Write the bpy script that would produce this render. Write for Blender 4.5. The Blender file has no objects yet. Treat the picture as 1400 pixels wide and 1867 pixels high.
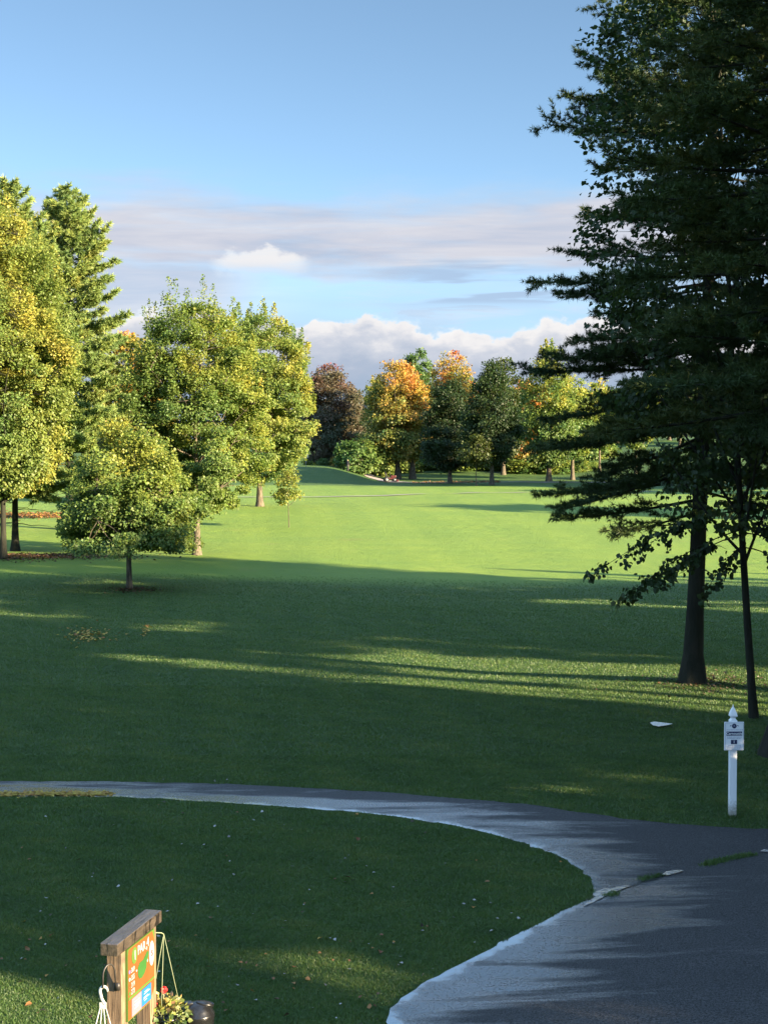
import bpy, math, random
import numpy as np
from mathutils import Vector, Matrix

SC = bpy.context.scene
COL = SC.collection
rad = math.radians

# ------------------------------------------------------------------ camera, sky, sun, exposure
FPX, CXP, CYP, YH, HC = 2697.0, 700.0, 933.5, 840.0, 5.4      # focal length etc. in pixels of the 1400 x 1867 photograph
PITCH = math.atan((CYP - YH) / FPX)
cam = bpy.data.cameras.new('camera')
cam.sensor_fit = 'VERTICAL'
cam.sensor_height = 36.0
cam.lens = FPX / 1867.0 * 36.0
cam.clip_start, cam.clip_end = 0.1, 4000
camo = bpy.data.objects.new('camera', cam)
COL.objects.link(camo)
camo.location = (0, 0, HC)
camo.rotation_euler = (rad(90) - PITCH, 0, 0)
SC.camera = camo

EXPO = 2.6
SUN_AZ, SUN_EL = 30.0, 16.0          # sun stands to the right and behind: direction (cos az, -sin az)
SUN_STR, SKY_STR = 5.0, 0.05
SC.view_settings.view_transform = 'Standard'
SC.view_settings.look = 'None'
SC.view_settings.exposure = EXPO
SC.view_settings.gamma = 1.0
SC.view_settings.use_curve_mapping = False
SC.cycles.max_bounces = 6
SC.cycles.diffuse_bounces = 3
SC.cycles.transmission_bounces = 4
SC.cycles.transparent_max_bounces = 4
SC.cycles.caustics_reflective = False
SC.cycles.caustics_refractive = False


def lin(r, g, b):
    f = lambda c: (c / 255) / 12.92 if c / 255 <= 0.04045 else ((c / 255 + 0.055) / 1.055) ** 2.4
    return (f(r), f(g), f(b), 1.0)


class NB:
    """small helper for building node trees"""
    def __init__(s, nt):
        s.nt = nt

    def n(s, typ, **kw):
        nd = s.nt.nodes.new(typ)
        for k, v in kw.items():
            setattr(nd, k, v)
        return nd

    def put(s, sock, v):
        if v is None:
            return
        if hasattr(v, 'is_output') or isinstance(v, bpy.types.NodeSocket):
            s.nt.links.new(v, sock)
        else:
            sock.default_value = v

    def m(s, op, a, b=None, c=None, clamp=False):
        nd = s.n('ShaderNodeMath', operation=op, use_clamp=clamp)
        for i, v in enumerate((a, b, c)):
            s.put(nd.inputs[i], v)
        return nd.outputs[0]

    def vec(s, x, y, z=0.0):
        nd = s.n('ShaderNodeCombineXYZ')
        for i, v in enumerate((x, y, z)):
            s.put(nd.inputs[i], v)
        return nd.outputs[0]

    def scale(s, v, sc):
        nd = s.n('ShaderNodeVectorMath', operation='MULTIPLY')
        s.put(nd.inputs[0], v)
        nd.inputs[1].default_value = sc
        return nd.outputs[0]

    def noise(s, v, scale=1.0, detail=3.0, rough=0.5, dist=0.0):
        nd = s.n('ShaderNodeTexNoise')
        s.put(nd.inputs['Vector'], v)
        nd.inputs['Scale'].default_value = scale
        nd.inputs['Detail'].default_value = detail
        nd.inputs['Roughness'].default_value = rough
        nd.inputs['Distortion'].default_value = dist
        return nd.outputs[0]

    def ss(s, v, a, b, lo=0.0, hi=1.0):
        nd = s.n('ShaderNodeMapRange', interpolation_type='SMOOTHSTEP')
        s.put(nd.inputs[0], v)
        if a > b:
            a, b, lo, hi = b, a, hi, lo
        for i, x in enumerate((a, b, lo, hi)):
            nd.inputs[i + 1].default_value = x
        return nd.outputs[0]

    def mix(s, f, a, b, blend='MIX'):
        nd = s.n('ShaderNodeMix', data_type='RGBA', blend_type=blend)
        s.put(nd.inputs[0], f)
        s.put(nd.inputs[6], a)
        s.put(nd.inputs[7], b)
        return nd.outputs[2]

    def ramp(s, f, stops, interp='LINEAR'):
        nd = s.n('ShaderNodeValToRGB')
        cr = nd.color_ramp
        cr.interpolation = interp
        while len(cr.elements) < len(stops):
            cr.elements.new(0.5)
        for e, (p, c) in zip(cr.elements, stops):
            e.position = p
            e.color = c if len(c) == 4 else (*c, 1)
        s.put(nd.inputs[0], f)
        return nd.outputs[0]


def make_world():
    w = bpy.data.worlds.new('World')
    SC.world = w
    w.use_nodes = True
    nt = w.node_tree
    nt.nodes.clear()
    b = NB(nt)
    out = b.n('ShaderNodeOutputWorld')
    sky = b.n('ShaderNodeTexSky', sky_type='NISHITA', sun_disc=False)
    sky.sun_elevation = rad(SUN_EL)
    sky.sun_rotation = rad(90 + SUN_AZ)
    sky.air_density, sky.dust_density, sky.ozone_density = 0.42, 0.45, 0.6
    bg = b.n('ShaderNodeBackground')
    nt.links.new(b.mix(1.0, sky.outputs[0], (0.96, 1.04, 0.93, 1), 'MULTIPLY'), bg.inputs[0])
    bg.inputs[1].default_value = SKY_STR
    tc = b.n('ShaderNodeTexCoord')
    sp = b.n('ShaderNodeSeparateXYZ')
    nt.links.new(tc.outputs['Generated'], sp.inputs[0])
    x, y, z = sp.outputs
    u = b.m('ARCTAN2', x, y)
    h = b.m('SQRT', b.m('ADD', b.m('MULTIPLY', x, x), b.m('MULTIPLY', y, y)))
    v = b.m('DIVIDE', z, b.m('MAXIMUM', h, 0.001))
    uv = b.vec(u, v)
    # thin pale veil low in the sky
    mv = b.m('MULTIPLY', b.ss(v, 0.155, 0.085), b.ss(b.noise(b.scale(uv, (4, 22, 1)), 1.0, 3, 0.5), 0.2, 0.7, 0.55, 0.95))
    # flat grey-violet sheet of cloud
    n1 = b.noise(b.scale(uv, (9, 38, 1)), 1.0, 5, 0.55)
    v1 = b.m('ADD', v, b.m('MULTIPLY', b.m('SUBTRACT', n1, 0.5), 0.055))
    m1 = b.m('MULTIPLY', b.ss(v1, 0.196, 0.158), b.ss(v1, 0.104, 0.138))
    n1b = b.noise(b.scale(uv, (5, 70, 1)), 1.3, 5, 0.6)
    m1 = b.m('MULTIPLY', m1, b.ss(n1b, 0.25, 0.55, 0.80, 0.98))
    c1 = b.ramp(b.noise(b.scale(uv, (7, 60, 1)), 1.0, 5, 0.6, 0.4), [(0.30, lin(188, 200, 222)), (0.46, lin(209, 212, 226)), (0.6, lin(222, 222, 231)), (0.75, lin(236, 234, 238))])
    # darker blue-grey streaks under the sheet
    n3 = b.noise(b.scale(uv, (6, 75, 1)), 1.0, 4, 0.5)
    m3 = b.m('MULTIPLY', b.ss(n3, 0.46, 0.6), b.m('MULTIPLY', b.ss(v, 0.098, 0.108), b.ss(v, 0.142, 0.128)))
    m3 = b.m('MULTIPLY', m3, b.ss(u, -0.05, 0.04, 0.15, 0.9))
    # lower skirt of the sheet at the left, and thin wisps in the blue gap
    m6 = b.m('MULTIPLY', b.m('MULTIPLY', b.ss(u, -0.02, -0.13, 0.0, 0.9), b.ss(v1, 0.078, 0.106)), b.ss(v1, 0.150, 0.122))
    nw = b.noise(b.scale(uv, (7, 62, 1)), 1.3, 6, 0.62, 0.6)
    m7 = b.m('MULTIPLY', b.ss(nw, 0.44, 0.66, 0.0, 0.75), b.m('MULTIPLY', b.ss(v, 0.080, 0.092), b.ss(v, 0.128, 0.112)))
    m1 = b.m('MAXIMUM', m1, b.m('MAXIMUM', m6, m7))
    # small white heap in the sheet
    du = b.m('DIVIDE', b.m('ADD', u, 0.083), 0.036)
    n4 = b.noise(b.scale(uv, (60, 90, 1)), 1.0, 5, 0.6)
    dv = b.m('DIVIDE', b.m('SUBTRACT', b.m('ADD', v, b.m('MULTIPLY', b.m('SUBTRACT', n4, 0.5), 0.022)), 0.1315), 0.0125)
    r4 = b.m('ADD', b.m('MULTIPLY', du, du), b.m('MULTIPLY', dv, dv))
    m4 = b.m('MULTIPLY', b.ss(r4, 1.05, 0.40), b.ss(v, 0.114, 0.136, 0.0, 0.9))
    # heaped cloud bank along the horizon
    nb = b.noise(b.vec(b.m('MULTIPLY', u, 11.0), 3.7), 1.0, 3, 0.55)
    nf = b.noise(b.scale(uv, (52, 74, 1)), 1.0, 5, 0.55, 0.3)
    top = b.m('ADD', b.m('MULTIPLY', b.m('SUBTRACT', nb, 0.5), 0.056), 0.0935)
    t = b.m('SUBTRACT', b.m('ADD', top, b.m('MULTIPLY', b.m('SUBTRACT', nf, 0.5), 0.030)), v)
    m2 = b.ss(t, -0.001, 0.0045)
    ts = b.m('ADD', t, b.m('MULTIPLY', b.m('SUBTRACT', b.noise(b.scale(uv, (30, 75, 1)), 1.0, 5, 0.6), 0.5), 0.030))
    c2 = b.ramp(b.m('DIVIDE', ts, 0.055), [(0.0, lin(252, 250, 249)), (0.13, lin(245, 243, 244)), (0.30, lin(212, 217, 229)), (0.60, lin(181, 194, 215)), (1.0, lin(168, 187, 212))])
    col = b.mix(m3, c1, lin(166, 183, 212))
    col = b.mix(m4, col, lin(250, 247, 246))
    col = b.mix(m2, col, c2)
    col = b.mix(b.m('MAXIMUM', b.m('MAXIMUM', m1, m3), b.m('MAXIMUM', m4, m2)), lin(188, 220, 246), col)
    m1 = b.m('MAXIMUM', m1, mv)
    mask = b.m('MAXIMUM', b.m('MAXIMUM', m1, b.m('MULTIPLY', m3, 0.85)), b.m('MAXIMUM', m4, m2))
    mask = b.m('MULTIPLY', mask, b.ss(v, -0.02, -0.005))
    # unseen bluish-bright cloud added overhead and behind to lift the shaded ground
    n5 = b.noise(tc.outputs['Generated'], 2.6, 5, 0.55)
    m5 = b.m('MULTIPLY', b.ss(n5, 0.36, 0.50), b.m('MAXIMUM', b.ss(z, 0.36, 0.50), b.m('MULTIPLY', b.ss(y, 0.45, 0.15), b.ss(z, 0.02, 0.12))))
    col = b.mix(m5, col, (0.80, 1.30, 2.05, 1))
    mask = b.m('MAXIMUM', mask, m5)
    bc = b.n('ShaderNodeBackground')
    nt.links.new(col, bc.inputs[0])
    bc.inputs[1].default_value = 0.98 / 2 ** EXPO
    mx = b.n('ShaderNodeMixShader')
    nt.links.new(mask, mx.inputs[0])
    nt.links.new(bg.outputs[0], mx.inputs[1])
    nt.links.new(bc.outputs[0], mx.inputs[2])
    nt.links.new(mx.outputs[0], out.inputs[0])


make_world()
ca, sa, ce, se = math.cos(rad(SUN_AZ)), math.sin(rad(SUN_AZ)), math.cos(rad(SUN_EL)), math.sin(rad(SUN_EL))
sun = bpy.data.lights.new('sun', 'SUN')
sun.energy = SUN_STR
sun.angle = rad(0.53)
sun.color = (1.0, 0.81, 0.54)
suno = bpy.data.objects.new('sun', sun)
COL.objects.link(suno)
suno.location = (60, -30, 40)
suno.rotation_euler = Vector((-ce * ca, ce * sa, -se)).to_track_quat('-Z', 'Y').to_euler()


# ------------------------------------------------------------------ helpers
def ray(px, py):
    a, c = (px - CXP) / FPX, (py - CYP) / FPX
    cp, sp = math.cos(PITCH), math.sin(PITCH)
    return Vector((a, cp - c * sp, -sp - c * cp))


def at(px, py, d):
    """the point at depth d (metres along +Y) seen at a pixel of the photograph"""
    r = ray(px, py)
    return Vector((0, 0, HC)) + r * (d / r.y)


def gp(px, py, z=0.0):
    r = ray(px, py)
    return Vector((0, 0, HC)) + r * ((z - HC) / r.z)


def xat(px, d):
    return (px - CXP) / FPX * d / (math.cos(PITCH))


def tag(o, label=None, cat=None, group=None, kind=None):
    for k, v in (('label', label), ('category', cat), ('group', group), ('kind', kind)):
        if v:
            o[k] = v
    return o


def empty(name, loc, rz=0.0):
    o = bpy.data.objects.new(name, None)
    o.empty_display_size = 0.2
    o.location = loc
    o.rotation_euler = (0, 0, rz)
    COL.objects.link(o)
    return o


def link(name, me, mat, parent=None, smooth=True, loc=None):
    if mat is not None and not me.materials:
        me.materials.append(mat)
    o = bpy.data.objects.new(name, me)
    COL.objects.link(o)
    if parent is not None:
        o.parent = parent
    if loc is not None:
        o.location = loc
    if smooth:
        me.polygons.foreach_set('use_smooth', np.ones(len(me.polygons), bool))
    return o


def mesh_np(name, V, F, attrs=None):
    """mesh from vertices (n,3) and a list of face index arrays, each (m,k)"""
    me = bpy.data.meshes.new(name)
    V = np.ascontiguousarray(V, dtype=np.float32)
    if not isinstance(F, (list, tuple)):
        F = [F]
    F = [np.asarray(f, dtype=np.int32) for f in F if len(f)]
    me.vertices.add(len(V))
    me.vertices.foreach_set('co', V.ravel())
    loops = np.concatenate([f.ravel() for f in F])
    sizes = np.concatenate([np.full(len(f), f.shape[1], np.int32) for f in F])
    starts = np.concatenate([[0], np.cumsum(sizes)[:-1]]).astype(np.int32)
    me.loops.add(len(loops))
    me.loops.foreach_set('vertex_index', loops)
    me.polygons.add(len(sizes))
    me.polygons.foreach_set('loop_start', starts)
    for k, a in (attrs or {}).items():
        at_ = me.attributes.new(k, 'FLOAT', 'FACE')
        at_.data.foreach_set('value', np.ascontiguousarray(a, dtype=np.float32))
    me.update(calc_edges=True)
    return me


class MB:
    """collects boxes, tubes and lathes into one mesh"""
    def __init__(s):
        s.v, s.f = [], []

    def add(s, vs, fs):
        o = len(s.v)
        s.v += [tuple(p) for p in vs]
        s.f += [tuple(i + o for i in f) for f in fs]
        return s

    def box(s, a, b, mat=None):
        (x0, y0, z0), (x1, y1, z1) = a, b
        vs = [(x0, y0, z0), (x1, y0, z0), (x1, y1, z0), (x0, y1, z0), (x0, y0, z1), (x1, y0, z1), (x1, y1, z1), (x0, y1, z1)]
        if mat is not None:
            vs = [mat @ Vector(p) for p in vs]
        return s.add(vs, [(0, 3, 2, 1), (4, 5, 6, 7), (0, 1, 5, 4), (1, 2, 6, 5), (2, 3, 7, 6), (3, 0, 4, 7)])

    def tube(s, pts, rs, n=8, cap=True, squash=None):
        pts = [Vector(p) for p in pts]
        if not hasattr(rs, '__len__'):
            rs = [rs] * len(pts)
        vs, fs = [], []
        prev = None
        for i, p in enumerate(pts):
            t = (pts[min(i + 1, len(pts) - 1)] - pts[max(i - 1, 0)]).normalized()
            if prev is None:
                ref = Vector((1, 0, 0)) if abs(t.x) < 0.9 else Vector((0, 1, 0))
                a = (ref - t * ref.dot(t)).normalized()
            else:
                a = (prev - t * prev.dot(t))
                a = a.normalized() if a.length > 1e-5 else Vector((1, 0, 0))
            prev = a
            c = t.cross(a)
            for k in range(n):
                an = 2 * math.pi * k / n
                vs.append(p + (a * math.cos(an) + c * math.sin(an)) * rs[i])
        for i in range(len(pts) - 1):
            for k in range(n):
                k2 = (k + 1) % n
                fs.append((i * n + k, i * n + k2, (i + 1) * n + k2, (i + 1) * n + k))
        if cap:
            fs.append(tuple(range(n - 1, -1, -1)))
            fs.append(tuple((len(pts) - 1) * n + k for k in range(n)))
        return s.add(vs, fs)

    def lathe(s, prof, n=24, origin=(0, 0, 0), mat=None, sq=1.0):
        vs, fs = [], []
        o = Vector(origin)
        for r, z in prof:
            for k in range(n):
                an = 2 * math.pi * (k + 0.5) / n
                p = Vector((r * math.cos(an), r * math.sin(an) * sq, z))
                vs.append(o + (mat @ p if mat is not None else p))
        for i in range(len(prof) - 1):
            for k in range(n):
                k2 = (k + 1) % n
                fs.append((i * n + k, i * n + k2, (i + 1) * n + k2, (i + 1) * n + k))
        fs.append(tuple(range(n - 1, -1, -1)))
        fs.append(tuple((len(prof) - 1) * n + k for k in range(n)))
        return s.add(vs, fs)

    def mesh(s, name, bevel=0.0):
        me = bpy.data.meshes.new(name)
        me.from_pydata(s.v, [], s.f)
        me.validate()
        me.update()
        if bevel > 0:
            import bmesh
            bm = bmesh.new()
            bm.from_mesh(me)
            es = [e for e in bm.edges if len(e.link_faces) == 2 and e.calc_face_angle(0) > 0.6]
            bmesh.ops.bevel(bm, geom=es, offset=bevel, segments=2, affect='EDGES', profile=0.6)
            bm.to_mesh(me)
            bm.free()
        return me

    def build(s, name, mat, parent=None, bevel=0.0, smooth=False):
        return link(name, s.mesh(name, bevel), mat, parent, smooth)


def rnd_unit(rng, n):
    d = rng.normal(size=(n, 3))
    return d / np.linalg.norm(d, axis=1, keepdims=True)


def unit(a):
    return a / np.maximum(np.linalg.norm(a, axis=-1, keepdims=True), 1e-9)


class Field:
    """smooth pseudo-random field of position"""
    def __init__(s, seed, wl, k=7):
        r = np.random.default_rng(seed)
        s.w = rnd_unit(r, k) * (2 * math.pi / wl) * r.uniform(0.6, 1.7, (k, 1))
        s.p = r.uniform(0, 6.28, k)

    def __call__(s, P):
        return np.sin(np.asarray(P) @ s.w.T + s.p).mean(axis=1) * 1.6


# ------------------------------------------------------------------ terrain
_PY = np.array([-100, 0, 30, 42, 56, 66, 78, 100, 125, 150, 190, 225, 260, 300, 340, 420, 700, 2000])
_PZ = np.array([0, 0, 0, -0.12, -0.10, 0.0, 0.19, 0.88, 1.69, 2.06, 2.2, 2.9, 3.6, 5.2, 7.0, 9.0, 11.0, 12.0])
_TY = np.arange(-100, 2000, 0.5)
_TZ = np.interp(_TY, _PY, _PZ)
_k = np.exp(-0.5 * (np.arange(-24, 25) / 9.0) ** 2)
_k /= _k.sum()
_TZ = np.convolve(np.pad(_TZ, 24, mode='edge'), _k, 'valid')
_f1, _f2, _f3, _f4 = Field(11, 26), Field(12, 9), Field(13, 60), Field(14, 3.5)


def sst(x, a, b):
    t = np.clip((x - a) / (b - a), 0, 1)
    return t * t * (3 - 2 * t)


def terrain(x, y):
    x, y = np.asarray(x, float), np.asarray(y, float)
    z = np.interp(y, _TY, _TZ)
    P = np.stack([x, y, 0 * x], -1).reshape(-1, 3)
    amp = sst(y, 27, 42)
    und = (_f1(P) * 0.11 + _f2(P) * 0.035 + _f4(P) * 0.011).reshape(x.shape)
    und2 = (_f3(P) * 0.5).reshape(x.shape) * sst(y, 120, 260)
    z = z + und * amp + und2
    z = z + 0.32 * np.exp(-((x - 9.5) ** 2 / 18 + (y - 36.5) ** 2 / 9)) * amp          # rise round the pine
    z = z + 0.35 * np.exp(-((x + 17) ** 2 / 90 + (y - 74) ** 2 / 160))                 # bank under the left trees
    z = z + 2.0 * sst(y, 198, 211) * (1 - sst(y, 222, 250)) * (1 - sst(x, -9, 1)) * sst(x, -40, -26)   # raised green
    z = z + 3.0 * sst(x, 20, 55) * sst(y, 225, 290)                                    # hillside on the right
    return z


def tz(x, y):
    return float(terrain(np.array([x]), np.array([y]))[0])


# path and road outlines on the ground, as seen in the photograph
def gl(pts):
    return [(p.x, p.y) for p in (gp(a, b) for a, b in pts)]


PATH_FAR = [(-420, 1428), (-200, 1425), (0, 1425), (200, 1425), (400, 1429), (550, 1436), (700, 1445), (850, 1457), (975, 1468), (1040, 1480), (1150, 1495), (1250, 1504), (1330, 1510), (1440, 1513), (1800, 1516)]
ISLAND = [(-420, 1458), (-200, 1454), (0, 1453), (200, 1453), (320, 1458), (450, 1467), (600, 1477), (700, 1487), (800, 1500), (900, 1521), (1000, 1553), (1050, 1580), (1080, 1603), (1083, 1624), (1078, 1637), (1040, 1656), (985, 1683), (900, 1727), (820, 1770), (755, 1804), (712, 1838), (700, 1890), (690, 1990), (680, 2200)]
CRACK = [(1085, 1632), (1165, 1617), (1240, 1588), (1310, 1574), (1375, 1561), (1420, 1556), (1800, 1540)]


def refine(pts, step=0.25, jit=0.03, seed=1):
    r = np.random.default_rng(seed)
    out = []
    for (a, b) in zip(pts[:-1], pts[1:]):
        n = max(1, int(math.hypot(b[0] - a[0], b[1] - a[1]) / step))
        for i in range(n):
            out.append((a[0] + (b[0] - a[0]) * i / n + r.normal() * jit, a[1] + (b[1] - a[1]) * i / n + r.normal() * jit))
    out.append(pts[-1])
    return out


def chaikin(p, k=2):
    for _ in range(k):
        q = [p[0]]
        for a, b in zip(p[:-1], p[1:]):
            q.append((a[0] * 0.75 + b[0] * 0.25, a[1] * 0.75 + b[1] * 0.25))
            q.append((a[0] * 0.25 + b[0] * 0.75, a[1] * 0.25 + b[1] * 0.75))
        q.append(p[-1])
        p = q
    return p


L_FAR = refine(chaikin(gl(PATH_FAR)), 0.2, 0.02, 3)
L_ISL = refine(chaikin(gl(ISLAND)), 0.12, 0.018, 4)
L_CRK = refine(chaikin(gl(CRACK)), 0.15, 0.02, 5)
# index on the island edge where the crack starts
_c0 = L_CRK[0]
K_SPLIT = min(range(len(L_ISL)), key=lambda i: (L_ISL[i][0] - _c0[0]) ** 2 + (L_ISL[i][1] - _c0[1]) ** 2)
POLY_PATH = L_ISL[:K_SPLIT + 1] + L_CRK[1:] + L_FAR[::-1]
POLY_ROAD = L_ISL[K_SPLIT:] + [(9.0, L_ISL[-1][1]), (14.0, L_CRK[-1][1])] + L_CRK[:0:-1]
POLY_TAR = L_ISL + [(9.0, L_ISL[-1][1]), (14.0, L_CRK[-1][1])] + L_FAR[::-1]


def inside(poly, x, y):
    px, py = np.array([p[0] for p in poly]), np.array([p[1] for p in poly])
    qx, qy = np.roll(px, -1), np.roll(py, -1)
    r = np.zeros(len(x), bool)
    for a, b, c, d in zip(px, py, qx, qy):
        if b == d:
            continue
        r ^= ((b > y) != (d > y)) & (x < (c - a) * (y - b) / (d - b) + a)
    return r


# ------------------------------------------------------------------ materials
def new_mat(name):
    m = bpy.data.materials.new(name)
    m.use_nodes = True
    nt = m.node_tree
    nt.nodes.clear()
    b = NB(nt)
    out = b.n('ShaderNodeOutputMaterial')
    return m, b, out


def principled(b, out, col, rough=0.6, spec=0.5, metal=0.0, bump=None, bstr=0.3, bdist=0.02):
    p = b.n('ShaderNodeBsdfPrincipled')
    b.put(p.inputs['Base Color'], col)
    b.put(p.inputs['Roughness'], rough)
    b.put(p.inputs['Specular IOR Level'], spec)
    b.put(p.inputs['Metallic'], metal)
    if bump is not None:
        bn = b.n('ShaderNodeBump')
        bn.inputs['Strength'].default_value = bstr
        bn.inputs['Distance'].default_value = bdist
        b.put(bn.inputs['Height'], bump)
        b.nt.links.new(bn.outputs[0], p.inputs['Normal'])
    b.nt.links.new(p.outputs[0], out.inputs[0])
    return p


def pos(b):
    return b.n('ShaderNodeNewGeometry').outputs['Position']


def obj(b):
    return b.n('ShaderNodeTexCoord').outputs['Object']


def plain(name, col, rough=0.5, var=0.12, scale=12, metal=0.0, bstr=0.0, spec=0.5):
    m, b, out = new_mat(name)
    o = obj(b)
    n = b.noise(o, scale, 4, 0.6)
    c = b.mix(n, tuple(c * (1 - var) for c in col[:3]) + (1,), tuple(min(1, c * (1 + var)) for c in col[:3]) + (1,))
    principled(b, out, c, b.m('ADD', b.m('MULTIPLY', n, 0.2), rough - 0.1), spec, metal, n if bstr else None, bstr, 0.01)
    return m


def grass_colour(b, p):
    big = b.noise(p, 0.11, 3, 0.5)
    mid = b.noise(p, 0.9, 4, 0.6)
    fine = b.noise(p, 9.0, 4, 0.65)
    c = b.ramp(b.m('ADD', b.m('MULTIPLY', big, 0.45), b.m('MULTIPLY', mid, 0.55)), [(0.32, (0.048, 0.105, 0.022)), (0.5, (0.068, 0.135, 0.028)), (0.68, (0.098, 0.158, 0.034))])
    c = b.mix(b.ss(fine, 0.45, 0.75), c, (0.11, 0.16, 0.045, 1))
    return c, fine


def ground_mat():
    m, b, out = new_mat('turf')
    p = pos(b)
    c, fine = grass_colour(b, p)
    sp = b.n('ShaderNodeSeparateXYZ')
    b.put(sp.inputs[0], p)
    # mown fairway: lighter, yellower grass in the middle distance
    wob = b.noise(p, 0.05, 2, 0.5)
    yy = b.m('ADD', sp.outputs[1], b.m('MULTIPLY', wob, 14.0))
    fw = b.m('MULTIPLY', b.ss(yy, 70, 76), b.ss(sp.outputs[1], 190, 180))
    c = b.mix(1.0, c, b.mix(b.m('MULTIPLY', fw, 0.9), (0.66, 0.66, 0.70, 1), (1.75, 1.55, 1.12, 1)), 'MULTIPLY')  # nearer turf darkened in colour for the self-shading of its blades
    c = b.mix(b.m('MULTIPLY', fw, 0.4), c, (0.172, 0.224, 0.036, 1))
    pt = b.noise(b.scale(p, (0.10, 0.42, 1)), 1.0, 5, 0.6)
    c = b.mix(b.m('MULTIPLY', b.ss(pt, 0.42, 0.62), b.m('MULTIPLY', fw, 0.55)), c, (0.115, 0.19, 0.034, 1))
    worn = b.noise(p, 0.35, 5, 0.65)
    c = b.mix(b.m('MULTIPLY', b.ss(worn, 0.60, 0.74), 0.45), c, (0.17, 0.165, 0.05, 1))
    # mown stripes, faint, running down the hole
    st = b.m('SINE', b.m('ADD', b.m('MULTIPLY', sp.outputs[0], 1.3), b.m('MULTIPLY', sp.outputs[1], 0.10)))
    c = b.mix(b.m('MULTIPLY', b.ss(st, -0.5, 0.5), b.m('MULTIPLY', fw, 0.22)), c, (0.09, 0.16, 0.03, 1))
    pf = b.noise(b.scale(p, (1, 1, 1)), 55.0, 2, 0.6)
    near = b.ss(sp.outputs[1], 60, 30)
    c = b.mix(b.m('MULTIPLY', b.ss(pf, 0.52, 0.35), b.m('MULTIPLY', near, 0.6)), c, (0.022, 0.036, 0.012, 1))
    bumpn = b.m('ADD', b.m('MULTIPLY', b.noise(p, 14.0, 5, 0.7), 1.0), b.m('MULTIPLY', b.noise(p, 1.1, 3, 0.6), 1.6))
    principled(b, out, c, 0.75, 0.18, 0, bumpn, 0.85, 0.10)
    return m


def leaf_mat(name, stops, trans=0.5, gloss=0.018):
    m, b, out = new_mat(name)
    h = b.n('ShaderNodeAttribute', attribute_name='hue').outputs['Fac']
    r = b.n('ShaderNodeAttribute', attribute_name='rnd').outputs['Fac']
    c = b.ramp(h, stops)
    hs = b.n('ShaderNodeHueSaturation')
    b.put(hs.inputs['Color'], c)
    b.put(hs.inputs['Value'], b.m('ADD', b.m('MULTIPLY', r, 0.34), 0.83))
    b.put(hs.inputs['Hue'], b.m('ADD', b.m('MULTIPLY', r, 0.03), 0.485))
    c = hs.outputs[0]
    d = b.n('ShaderNodeBsdfDiffuse')
    b.put(d.inputs[0], c)
    t = b.n('ShaderNodeBsdfTranslucent')
    b.put(t.inputs[0], b.mix(0.5, c, (1.0, 0.95, 0.55, 1), 'MULTIPLY'))
    g = b.n('ShaderNodeBsdfGlossy')
    g.inputs[0].default_value = (1, 1, 1, 1)
    g.inputs[1].default_value = 0.55
    m1 = b.n('ShaderNodeMixShader')
    m1.inputs[0].default_value = trans
    b.nt.links.new(d.outputs[0], m1.inputs[1])
    b.nt.links.new(t.outputs[0], m1.inputs[2])
    m2 = b.n('ShaderNodeMixShader')
    m2.inputs[0].default_value = gloss
    b.nt.links.new(m1.outputs[0], m2.inputs[1])
    b.nt.links.new(g.outputs[0], m2.inputs[2])
    b.nt.links.new(m2.outputs[0], out.inputs[0])
    return m


def bark_mat(name, dark, light, sc=6.0):
    m, b, out = new_mat(name)
    o = obj(b)
    n = b.noise(b.scale(o, (sc, sc, sc * 0.22)), 1.6, 6, 0.7, 0.6)
    n2 = b.noise(o, 0.8, 3, 0.5)
    c = b.mix(b.ss(n, 0.35, 0.65), dark, light)
    c = b.mix(b.m('MULTIPLY', n2, 0.35), c, (0.09, 0.10, 0.06, 1))
    principled(b, out, c, 0.9, 0.15, 0, n, 0.9, 0.04)
    return m


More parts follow.
